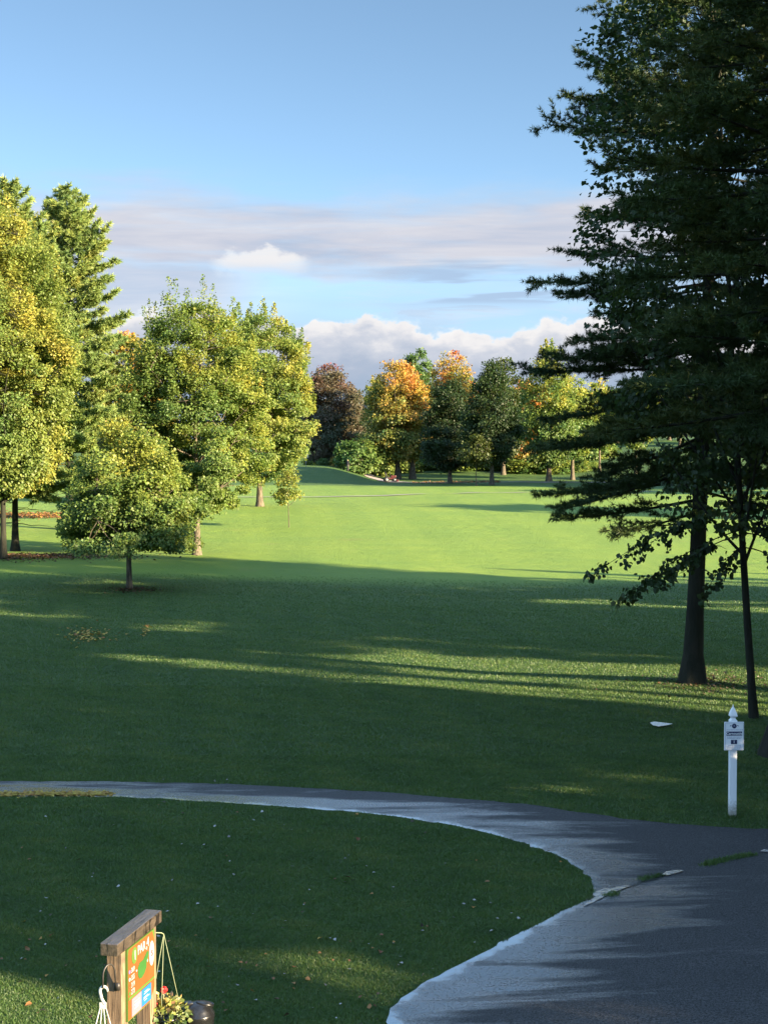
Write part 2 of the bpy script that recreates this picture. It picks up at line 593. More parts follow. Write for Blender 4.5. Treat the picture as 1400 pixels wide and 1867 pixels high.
def asphalt_mat(name, reach, strength):
    m, b, out = new_mat(name)
    p = pos(b)
    grain = b.noise(p, 42.0, 3, 0.8)
    grit = b.n('ShaderNodeTexVoronoi')
    b.put(grit.inputs['Vector'], p)
    grit.inputs['Scale'].default_value = 48.0
    patch = b.noise(b.scale(p, (0.35, 0.9, 1)), 1.0, 4, 0.55)
    streak = b.noise(b.scale(p, (0.26, 1.5, 1)), 1.0, 6, 0.65, 0.35)
    c = b.mix(b.ss(grain, 0.36, 0.66), (0.007, 0.0075, 0.009, 1), (0.075, 0.075, 0.078, 1))
    c = b.mix(b.m('MULTIPLY', b.ss(patch, 0.35, 0.65), 0.4), c, (0.022, 0.023, 0.026, 1))
    # wetter towards the lawn edge, where the water runs; standing water right at the edge
    e = b.n('ShaderNodeAttribute', attribute_name='edge').outputs['Fac']
    en = b.noise(p, 1.7, 8, 0.68)
    near = b.ss(e, reach, 0.0)
    w = b.ss(b.m('ADD', streak, b.m('MULTIPLY', near, strength)), 0.56, 0.78)
    w = b.m('MULTIPLY', w, b.ss(grain, 0.34, 0.58, 0.45, 1.0))
    pool = b.ss(b.m('ADD', e, b.m('ADD', b.m('MULTIPLY', b.m('SUBTRACT', en, 0.5), 0.95), b.m('MULTIPLY', b.m('SUBTRACT', grain, 0.5), 0.22))), 0.19, 0.02)
    w2 = b.m('MAXIMUM', w, pool)
    c = b.mix(pool, c, (0.020, 0.021, 0.023, 1))
    h = b.m('ADD', b.m('MULTIPLY', grit.outputs['Distance'], 1.0), b.m('MULTIPLY', grain, 0.7))
    bn = b.n('ShaderNodeBump')
    b.put(bn.inputs['Strength'], b.m('SUBTRACT', 0.75, b.m('MULTIPLY', b.m('MAXIMUM', b.m('MULTIPLY', w, 0.90), b.m('MULTIPLY', pool, 0.88)), 0.735)))
    bn.inputs['Distance'].default_value = 0.008
    b.put(bn.inputs['Height'], h)
    pr = principled(b, out, c, b.m('SUBTRACT', 0.60, b.m('MULTIPLY', w2, 0.50)), 0.6)
    b.put(pr.inputs['Specular IOR Level'], b.m('ADD', 0.22, b.m('MULTIPLY', w2, 0.78)))
    b.put(pr.inputs['IOR'], b.m('ADD', b.m('ADD', 1.45, b.m('MULTIPLY', w, 0.8)), b.m('MULTIPLY', pool, 2.0)))
    b.nt.links.new(bn.outputs[0], pr.inputs['Normal'])
    return m


def water_mat():
    m, b, out = new_mat('puddle_water')
    p = pos(b)
    n = b.noise(p, 14.0, 3, 0.5)
    pr = principled(b, out, (0.03, 0.03, 0.032, 1), 0.14, 1.0, 0, n, 0.55, 0.02)
    pr.inputs['IOR'].default_value = 4.0
    return m


def wood_mat(name='weathered_timber'):
    m, b, out = new_mat(name)
    o = obj(b)
    n = b.noise(b.scale(o, (40, 40, 3.0)), 1.0, 5, 0.65, 0.8)
    n2 = b.noise(o, 4.0, 4, 0.6)
    c = b.mix(b.ss(n, 0.3, 0.7), (0.07, 0.046, 0.028, 1), (0.24, 0.165, 0.10, 1))
    c = b.mix(b.m('MULTIPLY', b.ss(n2, 0.5, 0.72), 0.75), c, (0.055, 0.045, 0.035, 1))
    principled(b, out, c, 0.75, 0.3, 0, n, 0.5, 0.01)
    return m


def cap_mat():
    m, b, out = new_mat('wet_weathered_timber')
    o = obj(b)
    n = b.noise(b.scale(o, (30, 3.0, 30)), 1.0, 5, 0.65, 0.8)
    cr = b.noise(b.scale(o, (26, 2.2, 1)), 1.0, 3, 0.55, 1.2)
    crack = b.m('ABSOLUTE', b.m('SUBTRACT', cr, 0.5))
    k = b.ss(crack, 0.022, 0.006)
    c = b.mix(b.ss(n, 0.3, 0.7), (0.030, 0.024, 0.019, 1), (0.085, 0.066, 0.05, 1))
    c = b.mix(k, c, (0.012, 0.010, 0.009, 1))
    pr = principled(b, out, c, 0.24, 1.0, 0, b.m('SUBTRACT', n, b.m('MULTIPLY', k, 2.0)), 0.4, 0.008)
    return m


M = {}
M['turf'] = ground_mat()
M['asphalt'] = asphalt_mat('damp_asphalt', 1.9, 0.25)
M['asphalt2'] = asphalt_mat('damp_road_asphalt', 2.2, 0.26)
M['water'] = water_mat()
M['bark'] = bark_mat('grey_brown_bark', (0.03, 0.025, 0.02, 1), (0.16, 0.125, 0.09, 1))
M['bark_dark'] = bark_mat('dark_pine_bark', (0.004, 0.004, 0.004, 1), (0.016, 0.013, 0.012, 1), 5)
M['wood'] = wood_mat()
M['cap'] = cap_mat()
M['white_vinyl'] = plain('white_vinyl', (0.80, 0.80, 0.80), 0.4, 0.04, 3)
M['white_plastic'] = plain('white_plastic', (0.36, 0.355, 0.33), 0.4, 0.04)
def post_mat():
    m, b, out = new_mat('white_post_vinyl')
    o = obj(b)
    sp = b.n('ShaderNodeSeparateXYZ')
    b.put(sp.inputs[0], o)
    n = b.noise(o, 22.0, 5, 0.7)
    sm = b.noise(b.scale(o, (30, 30, 2)), 1.0, 4, 0.6)
    dirt = b.ss(b.m('SUBTRACT', b.m('MULTIPLY', n, 0.42), sp.outputs[2]), -0.10, 0.16)
    c = b.mix(b.m('MULTIPLY', b.ss(sm, 0.52, 0.75), 0.25), (0.80, 0.80, 0.79, 1), (0.55, 0.54, 0.50, 1))
    c = b.mix(b.m('MULTIPLY', dirt, 0.8), c, (0.20, 0.17, 0.11, 1))
    principled(b, out, c, 0.42, 0.4)
    return m


M['post_vinyl'] = post_mat()
M['navy'] = plain('navy_print', (0.016, 0.022, 0.075), 0.5, 0.1)
M['grey_print'] = plain('grey_print', (0.30, 0.33, 0.42), 0.5, 0.1)
M['black_plastic'] = plain('black_plastic', (0.007, 0.007, 0.008), 0.28, 0.2, 30, spec=0.6)
M['hole'] = plain('shaded_inside', (0.006, 0.006, 0.006), 0.8, 0.1)
M['green_plastic'] = plain('green_plastic', (0.02, 0.16, 0.07), 0.4, 0.1)
M['orange_print'] = plain('orange_board', (0.135, 0.046, 0.008), 0.55, 0.14, 5)
M['green_print'] = plain('green_print', (0.055, 0.11, 0.016), 0.55, 0.1, 8)
M['dkgreen_print'] = plain('dark_green_print', (0.02, 0.085, 0.014), 0.55, 0.15, 8)
M['white_print'] = plain('white_print', (0.24, 0.24, 0.25), 0.55, 0.03)
M['lilac_print'] = plain('lilac_print', (0.10, 0.09, 0.25), 0.55, 0.05)
M['blue_print'] = plain('blue_print', (0.008, 0.10, 0.30), 0.55, 0.05)
M['pale_print'] = plain('pale_panel', (0.13, 0.125, 0.16), 0.55, 0.05)
M['red_print'] = plain('red_print', (0.15, 0.04, 0.05), 0.55, 0.05)
M['steel'] = plain('dark_steel', (0.05, 0.045, 0.042), 0.45, 0.2, 20, 0.6)
M['red_paint'] = plain('red_paint', (0.06, 0.012, 0.012), 0.35, 0.1)
M['rubber'] = plain('rubber', (0.015, 0.015, 0.015), 0.8, 0.2)
M['string'] = plain('pale_string', (0.20, 0.23, 0.13), 0.6, 0.1)
M['petal'] = plain('red_petal', (0.75, 0.03, 0.03), 0.5, 0.25, 40)
M['path_far'] = plain('worn_path', (0.24, 0.20, 0.19), 0.8, 0.12, 0.8)

LEAF = {
    'maple_green': leaf_mat('green_maple_leaves', [(0.0, (0.069, 0.139, 0.034)), (0.45, (0.164, 0.225, 0.042)), (0.75, (0.328, 0.320, 0.052)), (0.92, (0.539, 0.336, 0.059)), (1.0, (0.576, 0.201, 0.070))]),
    'maple_yellow': leaf_mat('yellow_maple_leaves', [(0.0, (0.079, 0.149, 0.032)), (0.4, (0.195, 0.243, 0.048)), (0.7, (0.355, 0.325, 0.057)), (1.0, (0.473, 0.295, 0.070))]),
    'maple_orange': leaf_mat('orange_maple_leaves', [(0.0, (0.059, 0.116, 0.032)), (0.25, (0.177, 0.206, 0.044)), (0.5, (0.399, 0.276, 0.054)), (0.75, (0.471, 0.206, 0.049)), (1.0, (0.399, 0.116, 0.044))]),
    'russet': leaf_mat('russet_leaves', [(0.0, (0.064, 0.092, 0.046)), (0.5, (0.139, 0.111, 0.074)), (0.8, (0.174, 0.073, 0.063)), (1.0, (0.254, 0.046, 0.053))]),
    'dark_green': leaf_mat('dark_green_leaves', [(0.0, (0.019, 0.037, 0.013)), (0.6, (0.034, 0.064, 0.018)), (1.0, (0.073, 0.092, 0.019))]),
    'bright_green': leaf_mat('bright_green_leaves', [(0.0, (0.054, 0.120, 0.036)), (1.0, (0.120, 0.192, 0.050))]),
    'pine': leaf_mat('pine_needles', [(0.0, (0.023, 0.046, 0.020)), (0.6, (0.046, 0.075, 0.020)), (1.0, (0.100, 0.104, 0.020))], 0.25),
    'pine_sunny': leaf_mat('sunlit_pine_needles', [(0.0, (0.086, 0.157, 0.058)), (0.6, (0.194, 0.257, 0.063)), (1.0, (0.367, 0.336, 0.070))], 0.3),  # lighter copy of the pine colour, sunlight put into the needles
    'grass': leaf_mat('grass_blades', [(0.0, (0.043, 0.089, 0.018)), (0.5, (0.075, 0.143, 0.028)), (1.0, (0.140, 0.180, 0.040))], 0.52, 0.03),
    'litter': leaf_mat('fallen_leaf_litter', [(0.0, (0.045, 0.033, 0.020)), (0.4, (0.17, 0.075, 0.03)), (0.8, (0.28, 0.13, 0.03)), (1.0, (0.36, 0.25, 0.045))], 0.1, 0.03),
    'pale': leaf_mat('pale_fallen_leaves', [(0.0, (0.10, 0.09, 0.07)), (1.0, (0.30, 0.28, 0.26))], 0.1, 0.10),
    'geranium': leaf_mat('geranium_leaves', [(0.0, (0.05, 0.10, 0.02)), (0.5, (0.20, 0.22, 0.03)), (1.0, (0.36, 0.22, 0.10))], 0.3, 0.06),
}

# ------------------------------------------------------------------ ground, path, road, puddles
def build_ground():
    ys = np.concatenate([np.arange(-60, 0, 6), np.arange(0, 26, 1.0), np.arange(26, 110, 0.55), np.arange(110, 260, 1.0), np.arange(260, 460, 4), np.arange(460, 2001, 60)])
    xs = np.concatenate([np.arange(-900, -80, 40), np.arange(-80, -30, 3), np.arange(-30, 30, 0.6), np.arange(30, 80, 3), np.arange(80, 901, 40)])
    X, Y = np.meshgrid(xs, ys)
    Z = terrain(X, Y)
    nx, ny = len(xs), len(ys)
    idx = np.arange(nx * ny).reshape(ny, nx)
    F = np.stack([idx[:-1, :-1], idx[:-1, 1:], idx[1:, 1:], idx[1:, :-1]], -1).reshape(-1, 4)
    me = mesh_np('ground', np.stack([X, Y, Z], -1).reshape(-1, 3), F)
    tag(link('ground', me, M['turf']), kind='structure')


TILT = 0.045


def road_z(x, y):
    # the road falls gently towards the lawn edge, where the water gathers
    return TILT * ((x - 0.15) * 0.74 - (y - 15.0) * 0.67)


def edge_dist(P):
    A = np.array(L_ISL)
    d = np.full(len(P), 1e9)
    for a, c in zip(A[:-1], A[1:]):
        ab = c - a
        t = np.clip(((P - a) @ ab) / max(1e-9, ab @ ab), 0, 1)
        d = np.minimum(d, np.linalg.norm(P - (a + t[:, None] * ab), axis=1))
    return d


def sheet(name, poly, z, mat, kind='structure', fall=False, grid=0.0):
    import bmesh
    bm = bmesh.new()
    vs = [bm.verts.new((x, y, 0.0)) for x, y in poly]
    bm.faces.new(vs)
    bmesh.ops.triangulate(bm, faces=bm.faces[:])
    if grid:
        for ax in (0, 1):
            lo, hi = min(p[ax] for p in poly), max(p[ax] for p in poly)
            n_ = Vector((1, 0, 0)) if ax == 0 else Vector((0, 1, 0))
            for q_ in np.arange(lo + grid, hi, grid):
                bmesh.ops.bisect_plane(bm, geom=bm.verts[:] + bm.edges[:] + bm.faces[:], plane_co=n_ * float(q_), plane_no=n_)
    for v in bm.verts:
        v.co.z = z + (road_z(v.co.x, v.co.y) if fall else 0.0)
    bmesh.ops.recalc_face_normals(bm, faces=bm.faces[:])
    me = bpy.data.meshes.new(name)
    bm.to_mesh(me)
    bm.free()
    if sum(p.normal.z for p in me.polygons) < 0:
        me.flip_normals()
    if grid:
        P = np.empty(len(me.vertices) * 3, np.float32)
        me.vertices.foreach_get('co', P)
        at_ = me.attributes.new('edge', 'FLOAT', 'POINT')
        at_.data.foreach_set('value', edge_dist(P.reshape(-1, 3)[:, :2].astype(float)).astype(np.float32))
    o = link(name, me, mat, None, False)
    tag(o, kind=kind)
    return o


def blob_strip(pts, widths, seed):
    """closed outline round a line, given half widths"""
    r = np.random.default_rng(seed)
    P = np.array(pts)
    T = np.gradient(P, axis=0)
    Nn = np.stack([-T[:, 1], T[:, 0]], 1)
    Nn /= np.maximum(np.linalg.norm(Nn, axis=1, keepdims=True), 1e-6)
    w = np.array(widths)[:, None]
    a = P + Nn * w * r.uniform(0.6, 1.3, (len(P), 1))
    c = P - Nn * w * r.uniform(0.6, 1.3, (len(P), 1))
    return [tuple(p) for p in a] + [tuple(p) for p in c[::-1]]


build_ground()
sheet('path', POLY_PATH, 0.006, M['asphalt'], grid=0.3)
sheet('road', POLY_ROAD, 0.016, M['asphalt2'], fall=True, grid=0.3)


def puddles():
    r = np.random.default_rng(8)
    # in the notch where path, road and lawn meet
    sheet('puddle', gl([(1020, 1558), (1034, 1563), (1050, 1571), (1068, 1583), (1084, 1596), (1091, 1604), (1089, 1611), (1094, 1617), (1101, 1620), (1112, 1621), (1126, 1618), (1140, 1615), (1148, 1617), (1134, 1623), (1118, 1629), (1104, 1635), (1094, 1641), (1076, 1650), (1062, 1655), (1072, 1645), (1086, 1637), (1080, 1632), (1083, 1622), (1082, 1610), (1074, 1597), (1056, 1583), (1038, 1572)]), 0.024, M['water'], fall=True)
    sheet('puddle', gl([(1206, 1597), (1214, 1591), (1226, 1589), (1240, 1589), (1246, 1591), (1232, 1595), (1216, 1599)]), 0.028, M['water'], fall=True)
    sheet('puddle', gl([(1384, 1557), (1392, 1554), (1420, 1553), (1440, 1555), (1420, 1559), (1398, 1559)]), 0.030, M['water'], fall=True)
    # in the lawn by the slim tree
    sheet('puddle', gl([(1184, 1321), (1192, 1319), (1210, 1321), (1226, 1323), (1214, 1326), (1200, 1328), (1190, 1326)]), 0.04, M['water'])


puddles()


# ------------------------------------------------------------------ leaves, crowns, trees
QUAD = (np.array([(0, 0, 0), (0.42, 0.48, 0.10), (0, 1, -0.04), (-0.42, 0.48, 0.10)]), [np.array([[0, 1, 2, 3]])])
LOBED = (np.array([(0, 0, 0), (0.52, 0.30, 0.12), (0.34, 0.72, 0.10), (0, 1.05, -0.08), (-0.34, 0.72, 0.10), (-0.52, 0.30, 0.12)]), [np.array([[0, 1, 2, 3], [0, 3, 4, 5]])])


def leaf_mesh(name, C, D, N, S, hue, rng, shape=QUAD):
    D = unit(D)
    W = unit(np.cross(D, N))
    N = np.cross(W, D)
    loc, fs = shape
    k = len(loc)
    S = np.asarray(S).reshape(-1, 1)
    V = np.empty((len(C), k, 3), np.float32)
    for i, (w, d, n) in enumerate(loc):
        V[:, i] = C + S * (W * w + D * d + N * n)
    base = (np.arange(len(C)) * k)[:, None, None]
    F = (base + fs[0][None]).reshape(-1, fs[0].shape[1])
    q = fs[0].shape[0]
    return mesh_np(name, V.reshape(-1, 3), F, {'hue': np.repeat(np.clip(hue, 0, 1), q), 'rnd': np.repeat(rng.random(len(C)), q)})


class Tubes:
    """many tapered limbs as one array mesh"""
    def __init__(s):
        s.V, s.F, s.o = [], [], 0

    def add(s, pts, rs, n=6):
        P = np.asarray(pts, float)
        T = unit(np.gradient(P, axis=0))
        ref = np.array([1.0, 0, 0]) if abs(T[0, 0]) < 0.8 else np.array([0, 1.0, 0])
        A = unit(ref - T * (T @ ref)[:, None])
        B = np.cross(T, A)
        an = np.arange(n) * 2 * math.pi / n
        R = np.asarray(rs, float).reshape(-1, 1, 1)
        V = P[:, None, :] + R * (A[:, None, :] * np.cos(an)[None, :, None] + B[:, None, :] * np.sin(an)[None, :, None])
        s.V.append(V.reshape(-1, 3))
        k = np.arange(n)
        for i in range(len(P) - 1):
            a = s.o + i * n
            s.F.append(np.stack([a + k, a + (k + 1) % n, a + n + (k + 1) % n, a + n + k], 1))
        s.o += len(P) * n

    def mesh(s, name):
        return mesh_np(name, np.concatenate(s.V), np.concatenate(s.F))


def trunk_curve(H, tr, rng, lean=(0, 0), flare=1.6, bend=0.15, n=14, tip=0.12):
    t = np.linspace(0, 1, n)
    t = t ** 1.25
    ph = rng.uniform(0, 6.28, 2)
    x = lean[0] * t + bend * np.sin(t * 3.1 + ph[0]) * t * (1 - 0.3 * t)
    y = lean[1] * t + bend * np.sin(t * 2.7 + ph[1]) * t * (1 - 0.3 * t)
    r = tr * (1 - (1 - tip) * t ** 0.9) * (1 + (flare - 1) * np.exp(-t * H / (tr * 2.2)))
    P = np.stack([x, y, t * H - 0.08], 1)
    return P, r


def rprof(kind, u):
    u = np.clip(u, 0, 1)
    if kind == 'egg':
        return np.where(u < 0.35, (u / 0.35) ** 0.5, (1 - ((u - 0.35) / 0.65).clip(0, 1) ** 2) ** 0.62)
    if kind == 'oval':
        return np.sin(math.pi * np.clip(u, 0.0, 1) ** 0.9) ** 0.62
    if kind == 'vase':
        return np.minimum(1, 0.25 + (u / 0.30) ** 0.7) * np.minimum(1, (u / 0.05) ** 0.5) * (1 - u ** 4.5) ** 0.5
    if kind == 'bell':
        return np.minimum(1, 0.6 + (u / 0.10) ** 0.6) * (1 - (np.clip(u - 0.08, 0, 1) / 0.92) ** 1.7) ** 0.68
    if kind == 'wide':
        return np.minimum(1, (u / 0.10) ** 0.4) * (1 - (np.clip(u - 0.10, 0, 1) / 0.90) ** 1.35) ** 0.75
    if kind == 'cone':
        return np.minimum(1, (u / 0.13) ** 0.6) * (1 - u) ** 0.72
    if kind == 'flame':
        return np.minimum(1, (u / 0.28) ** 0.55) * (1 - (np.clip(u - 0.28, 0, 1) / 0.72) ** 1.7) ** 0.8
    if kind == 'dome':
        return np.where(u < 0.2, (u / 0.2) ** 0.4, (1 - ((u - 0.2) / 0.8).clip(0, 1) ** 2.2) ** 0.55)
    return np.ones_like(u)


def deciduous(name, label, cat, x, y, H, cb, R, prof='egg', ncl=260, lpc=90, ls=0.2, mat='maple_green', seed=1, tr=0.2,
              hue=None, group=None, spread=0.55, asym=(0, 0), lean=(0, 0), shape=QUAD, spikes=0, gap=0.25, bark='bark', Ry=None, nl=18,
              lump=0.2, twig=0.02, hs=0.2, z0=None, flare=1.6, limbs=None):
    rng = np.random.default_rng(seed)
    Ry = Ry or R
    root = empty(name, (x, y, tz(x, y) if z0 is None else z0))
    tag(root, label, cat, group)
    T = Tubes()
    P, r = trunk_curve(H * 0.86, tr, rng, lean, flare)
    T.add(P, r, 10)
    axis = lambda z: np.stack([np.interp(z, P[:, 2], P[:, 0]), np.interp(z, P[:, 2], P[:, 1])], -1)
    lf, gf, hf = Field(seed * 7 + 1, 2.2), Field(seed * 7 + 2, max(1.3, R * 0.45)), Field(seed * 7 + 3, R * 0.9)

    def env(u, th):
        q = np.stack([np.cos(th), np.sin(th), u * 2.2], -1) * 1.6
        rr = rprof(prof, u) * (1 + lump * lf(q))
        return rr * R * (1 + asym[0] * np.cos(th) + asym[1] * np.sin(th))

    # limbs
    skel = [P[P[:, 2] > cb * 0.8]]
    for i in range(nl):
        f = (i + 0.5) / nl
        hz = cb * 0.92 + f ** 1.15 * (H * 0.74 - cb * 0.92)
        th = i * 2.399 + rng.normal() * 0.3
        ue = np.clip((hz - cb) / (H - cb) + rng.uniform(0.12, 0.34), 0.05, 0.93)
        re = env(np.array([ue]), np.array([th]))[0] * 0.86
        ze = cb + ue * (H - cb)
        a = axis(hz)
        c = axis(min(ze, H * 0.85))
        p0 = np.array([a[0], a[1], hz])
        p2 = np.array([c[0] + math.cos(th) * re, c[1] + math.sin(th) * re * Ry / R, ze])
        p1 = p0 * 0.45 + p2 * 0.55 + np.array([0, 0, -0.12 * (ze - hz)]) + rng.normal(size=3) * 0.12
        t = np.linspace(0, 1, 8)[:, None]
        B = p0 * (1 - t) ** 2 + 2 * p1 * t * (1 - t) + p2 * t ** 2
        r0 = max(0.02, np.interp(hz, P[:, 2], r) * 0.52)
        T.add(B, r0 * (1 - 0.85 * t[:, 0]), 6)
        skel.append(B)
    S = np.concatenate(skel)
    # clumps
    u = rng.random(ncl * 6)
    u = u[rng.random(len(u)) < rprof(prof, u) ** 1.3 + 0.03]
    th = rng.uniform(0, 2 * math.pi, len(u))
    rf = rng.random(len(u)) ** 0.42
    rr = env(u, th) * rf
    z = cb + u * (H - cb)
    A = axis(np.minimum(z, H * 0.85))
    C = np.stack([A[:, 0] + np.cos(th) * rr, A[:, 1] + np.sin(th) * rr * Ry / R, z - 0.08 * rr], 1)
    g = gf(C)
    keep = g > np.quantile(g, gap)
    C, rf = C[keep][:ncl], rf[keep][:ncl]
    for p in C:
        d = S - p
        k = np.argmin((d ** 2).sum(1) + np.where(d[:, 2] > 0.2, 2.0, 0))
        q = S[k]
        mid = (q + p) / 2 + rng.normal(size=3) * 0.08 + np.array([0, 0, 0.06])
        T.add(np.stack([q, mid, p]), [twig, twig * 0.7, twig * 0.3], 3)
    # leaves
    n = len(C) * lpc
    ci = np.repeat(np.arange(len(C)), lpc)
    sz = rng.uniform(0.7, 1.3, len(C))[ci, None]
    off = np.clip(rng.normal(size=(n, 3)), -1.7, 1.7) * spread * np.array([1, 1, 0.55]) * sz * 0.6
    L = C[ci] + off
    for (q0, q2, sag) in (limbs or []):
        t = np.linspace(0, 1, 9)[:, None]
        q0, q2 = np.array(q0), np.array(q2)
        B = q0 * (1 - t) + q2 * t + np.array([0, 0, 1.0]) * sag * 4 * t * (1 - t)
        T.add(B, 0.016 * (1 - 0.8 * t[:, 0]), 5)
        ln_ = np.linalg.norm(q2 - q0)
        for w in range(int(ln_ * 9)):
            f = rng.uniform(0.22, 1.0)
            b0 = np.array([np.interp(f, t[:, 0], B[:, i]) for i in range(3)])
            dd = unit((unit((q2 - q0)[None])[0] * 0.6 + rng.normal(size=3) * np.array([0.6, 0.6, 0.35]) + np.array([0, 0, -0.25]))[None])[0]
            l2 = rng.uniform(0.15, 0.55) * (1.15 - 0.6 * f)
            T.add(np.stack([b0, b0 + dd * l2 * 0.5, b0 + dd * l2]), [0.004, 0.003, 0.002], 3)
            kk = rng.random(int(6 + l2 * 16))
            L = np.concatenate([L, b0 + dd * l2 * kk[:, None] + rng.normal(size=(len(kk), 3)) * 0.05])
    if spikes:
        us = rng.uniform(0.45, 1.0, spikes)
        ts = rng.uniform(0, 6.28, spikes)
        rs = env(us, ts) * rng.uniform(0.8, 1.02, spikes)
        zs = cb + us * (H - cb)
        As = axis(np.minimum(zs, H * 0.85))
        B0 = np.stack([As[:, 0] + np.cos(ts) * rs, As[:, 1] + np.sin(ts) * rs * Ry / R, zs], 1)
        ln = rng.uniform(0.8, 1.9, spikes)
        kk = 90
        t = rng.random((spikes, kk))
        SP = B0[:, None] + np.stack([np.cos(ts) * 0.15, np.sin(ts) * 0.15, np.ones(spikes)], 1)[:, None] * (t * ln[:, None])[..., None]
        SP = SP + rng.normal(size=SP.shape) * (0.20 * (1.15 - t))[..., None] * np.array([1, 1, 0.4])
        L = np.concatenate([L, SP.reshape(-1, 3)])
    n = len(L)
    Al = axis(np.minimum(L[:, 2], H * 0.85))
    outw = np.stack([L[:, 0] - Al[:, 0], L[:, 1] - Al[:, 1], (L[:, 2] - (cb + (H - cb) * 0.4)) * 0.6], 1)
    outw = unit(outw)
    D = outw * 0.7 + rng.normal(size=(n, 3)) * 0.5 + np.array([0, 0, -0.35])
    N = outw * 0.70 + np.array([0, 0, 0.6]) + rng.normal(size=(n, 3)) * 0.42
    rel = np.stack([L[:, 0] / R, L[:, 1] / R, (L[:, 2] - cb) / (H - cb)], 1)
    hv = (hue(rel) if hue is not None else np.full(n, 0.4)) + hf(L) * hs + rng.normal(size=n) * 0.06
    link('trunk', T.mesh('trunk'), M[bark], root)
    me = leaf_mesh('crown', L, D, N, ls * rng.uniform(0.65, 1.25, n), hv, rng, shape)
    link('crown', me, LEAF[mat], root, False)
    return root


def pine(name, label, cat, x, y, H, cb, R, prof, seed, tr, mat='pine', group=None, step=0.75, nb=5, nw=0.014, nlen=0.13, per=9,
         tsp=0.08, twsp=0.22, lean=(0, 0), hueb=0.45, bark='bark_dark', droop=0.0, dead=0, flare=1.7, z0=None, up=1.0, extra=None):
    rng = np.random.default_rng(seed)
    root = empty(name, (x, y, tz(x, y) if z0 is None else z0))
    tag(root, label, cat, group)
    T = Tubes()
    P, r = trunk_curve(H, tr, rng, lean, flare, 0.10, 18, 0.06)
    T.add(P, r, 14)
    hf = Field(seed * 3 + 5, 2.5)
    Ts, As, Hs = [], [], []
    specs = []
    z = cb
    while z < H - 0.3:
        u = (z - cb) / (H - cb)
        k = nb if u < 0.85 else 4
        a0 = rng.uniform(0, 6.28)
        for i in range(k):
            th = a0 + i * 2 * math.pi / k + rng.normal() * 0.22
            L = R * prof(u) * rng.uniform(0.62, 1.12)
            specs.append((z + rng.normal() * 0.12, th, L, u))
        z += step * rng.uniform(0.8, 1.2) * (1.0 if u < 0.7 else 0.8)
    for e in (extra or []):
        specs.append((e[0], e[1], e[2], max(0.0, (e[0] - cb) / (H - cb))))
    for (hz, th, L, u) in specs:
        if L < 0.25:
            continue
        pitch = (-0.10 + 0.62 * u ** 1.2) * up - droop * (1 - u) + rng.normal() * 0.07
        t = np.linspace(0, 1, 9)
        hx = np.array([math.cos(th), math.sin(th)])
        sd = np.array([-hx[1], hx[0]])
        wob = rng.normal() * 0.08
        s = t * L
        zz = hz + s * math.tan(pitch) + 0.16 * L * t ** 2.4 * (0.4 + 0.6 * u + 0.2 * rng.random()) - droop * 0.25 * L * t ** 2
        a = np.array([np.interp(hz, P[:, 2], P[:, 0]), np.interp(hz, P[:, 2], P[:, 1])])
        B = np.stack([a[0] + hx[0] * s + sd[0] * wob * s * t, a[1] + hx[1] * s + sd[1] * wob * s * t, zz], 1)
        rb = max(0.008, min(np.interp(hz, P[:, 2], r) * 0.33, 0.012 * L + 0.01))
        T.add(B, rb * (1 - 0.85 * t), 5)
        # side twigs in a flat fan
        q = np.arange(L * 0.28, L, twsp)
        for j, sj in enumerate(q):
            tj = sj / L
            p0 = np.array([np.interp(sj, s, B[:, i]) for i in range(3)])
            side = 1 if (j % 2) else -1
            tl = (0.36 * L * (1 - tj) + 0.22 + 0.10 * L) * rng.uniform(0.6, 1.15)
            tl = min(tl, 1.6)
            ang = rng.uniform(0.55, 1.05)
            d2 = hx * math.cos(ang) + sd * side * math.sin(ang)
            d = np.array([d2[0], d2[1], math.tan(pitch) * 0.6 + 0.10 + rng.normal() * 0.12])
            d /= np.linalg.norm(d)
            e = p0 + d * tl + np.array([0, 0, 0.10 * tl * (0.4 + u) - droop * 0.3 * tl])
            T.add(np.stack([p0, (p0 + e) / 2 + np.array([0, 0, -0.02]), e]), [0.009, 0.006, 0.003], 3)
            k = np.arange(0.18 * tl, tl + 0.03, tsp)
            f = (k / tl)[:, None]
            pts = p0 * (1 - f) + e * f + rng.normal(size=(len(k), 3)) * 0.03
            Ts.append(pts)
            As.append(np.tile(d, (len(k), 1)))
            # a few twiglets off the twig
            for w in range(3):
                fw = rng.uniform(0.25, 0.85)
                b0 = p0 * (1 - fw) + e * fw
                dd = unit((d + rng.normal(size=3) * np.array([0.6, 0.6, 0.25]))[None])[0]
                l2 = tl * rng.uniform(0.25, 0.45)
                kk = np.arange(0.04, l2 + 0.02, tsp)
                Ts.append(b0 + dd * kk[:, None] + rng.normal(size=(len(kk), 3)) * 0.02)
                As.append(np.tile(dd, (len(kk), 1)))
        k = np.arange(L * 0.75, L + 0.02, tsp)
        Ts.append(np.stack([np.interp(k, s, B[:, i]) for i in range(3)], 1))
        As.append(np.tile(unit((B[-1] - B[-2])[None])[0], (len(k), 1)))
    for i in range(dead):
        hz = cb * rng.uniform(0.45, 0.98)
        th = rng.uniform(0, 6.28)
        L = rng.uniform(0.8, 2.6)
        a = np.array([np.interp(hz, P[:, 2], P[:, 0]), np.interp(hz, P[:, 2], P[:, 1])])
        t = np.linspace(0, 1, 6)
        B = np.stack([a[0] + math.cos(th) * L * t, a[1] + math.sin(th) * L * t, hz - 0.10 * L * t ** 2 + rng.normal(size=6) * 0.03], 1)
        T.add(B, 0.025 * (1 - 0.8 * t), 4)
    link('trunk', T.mesh('trunk'), M[bark], root)
    C = np.concatenate(Ts)
    A = np.concatenate(As)
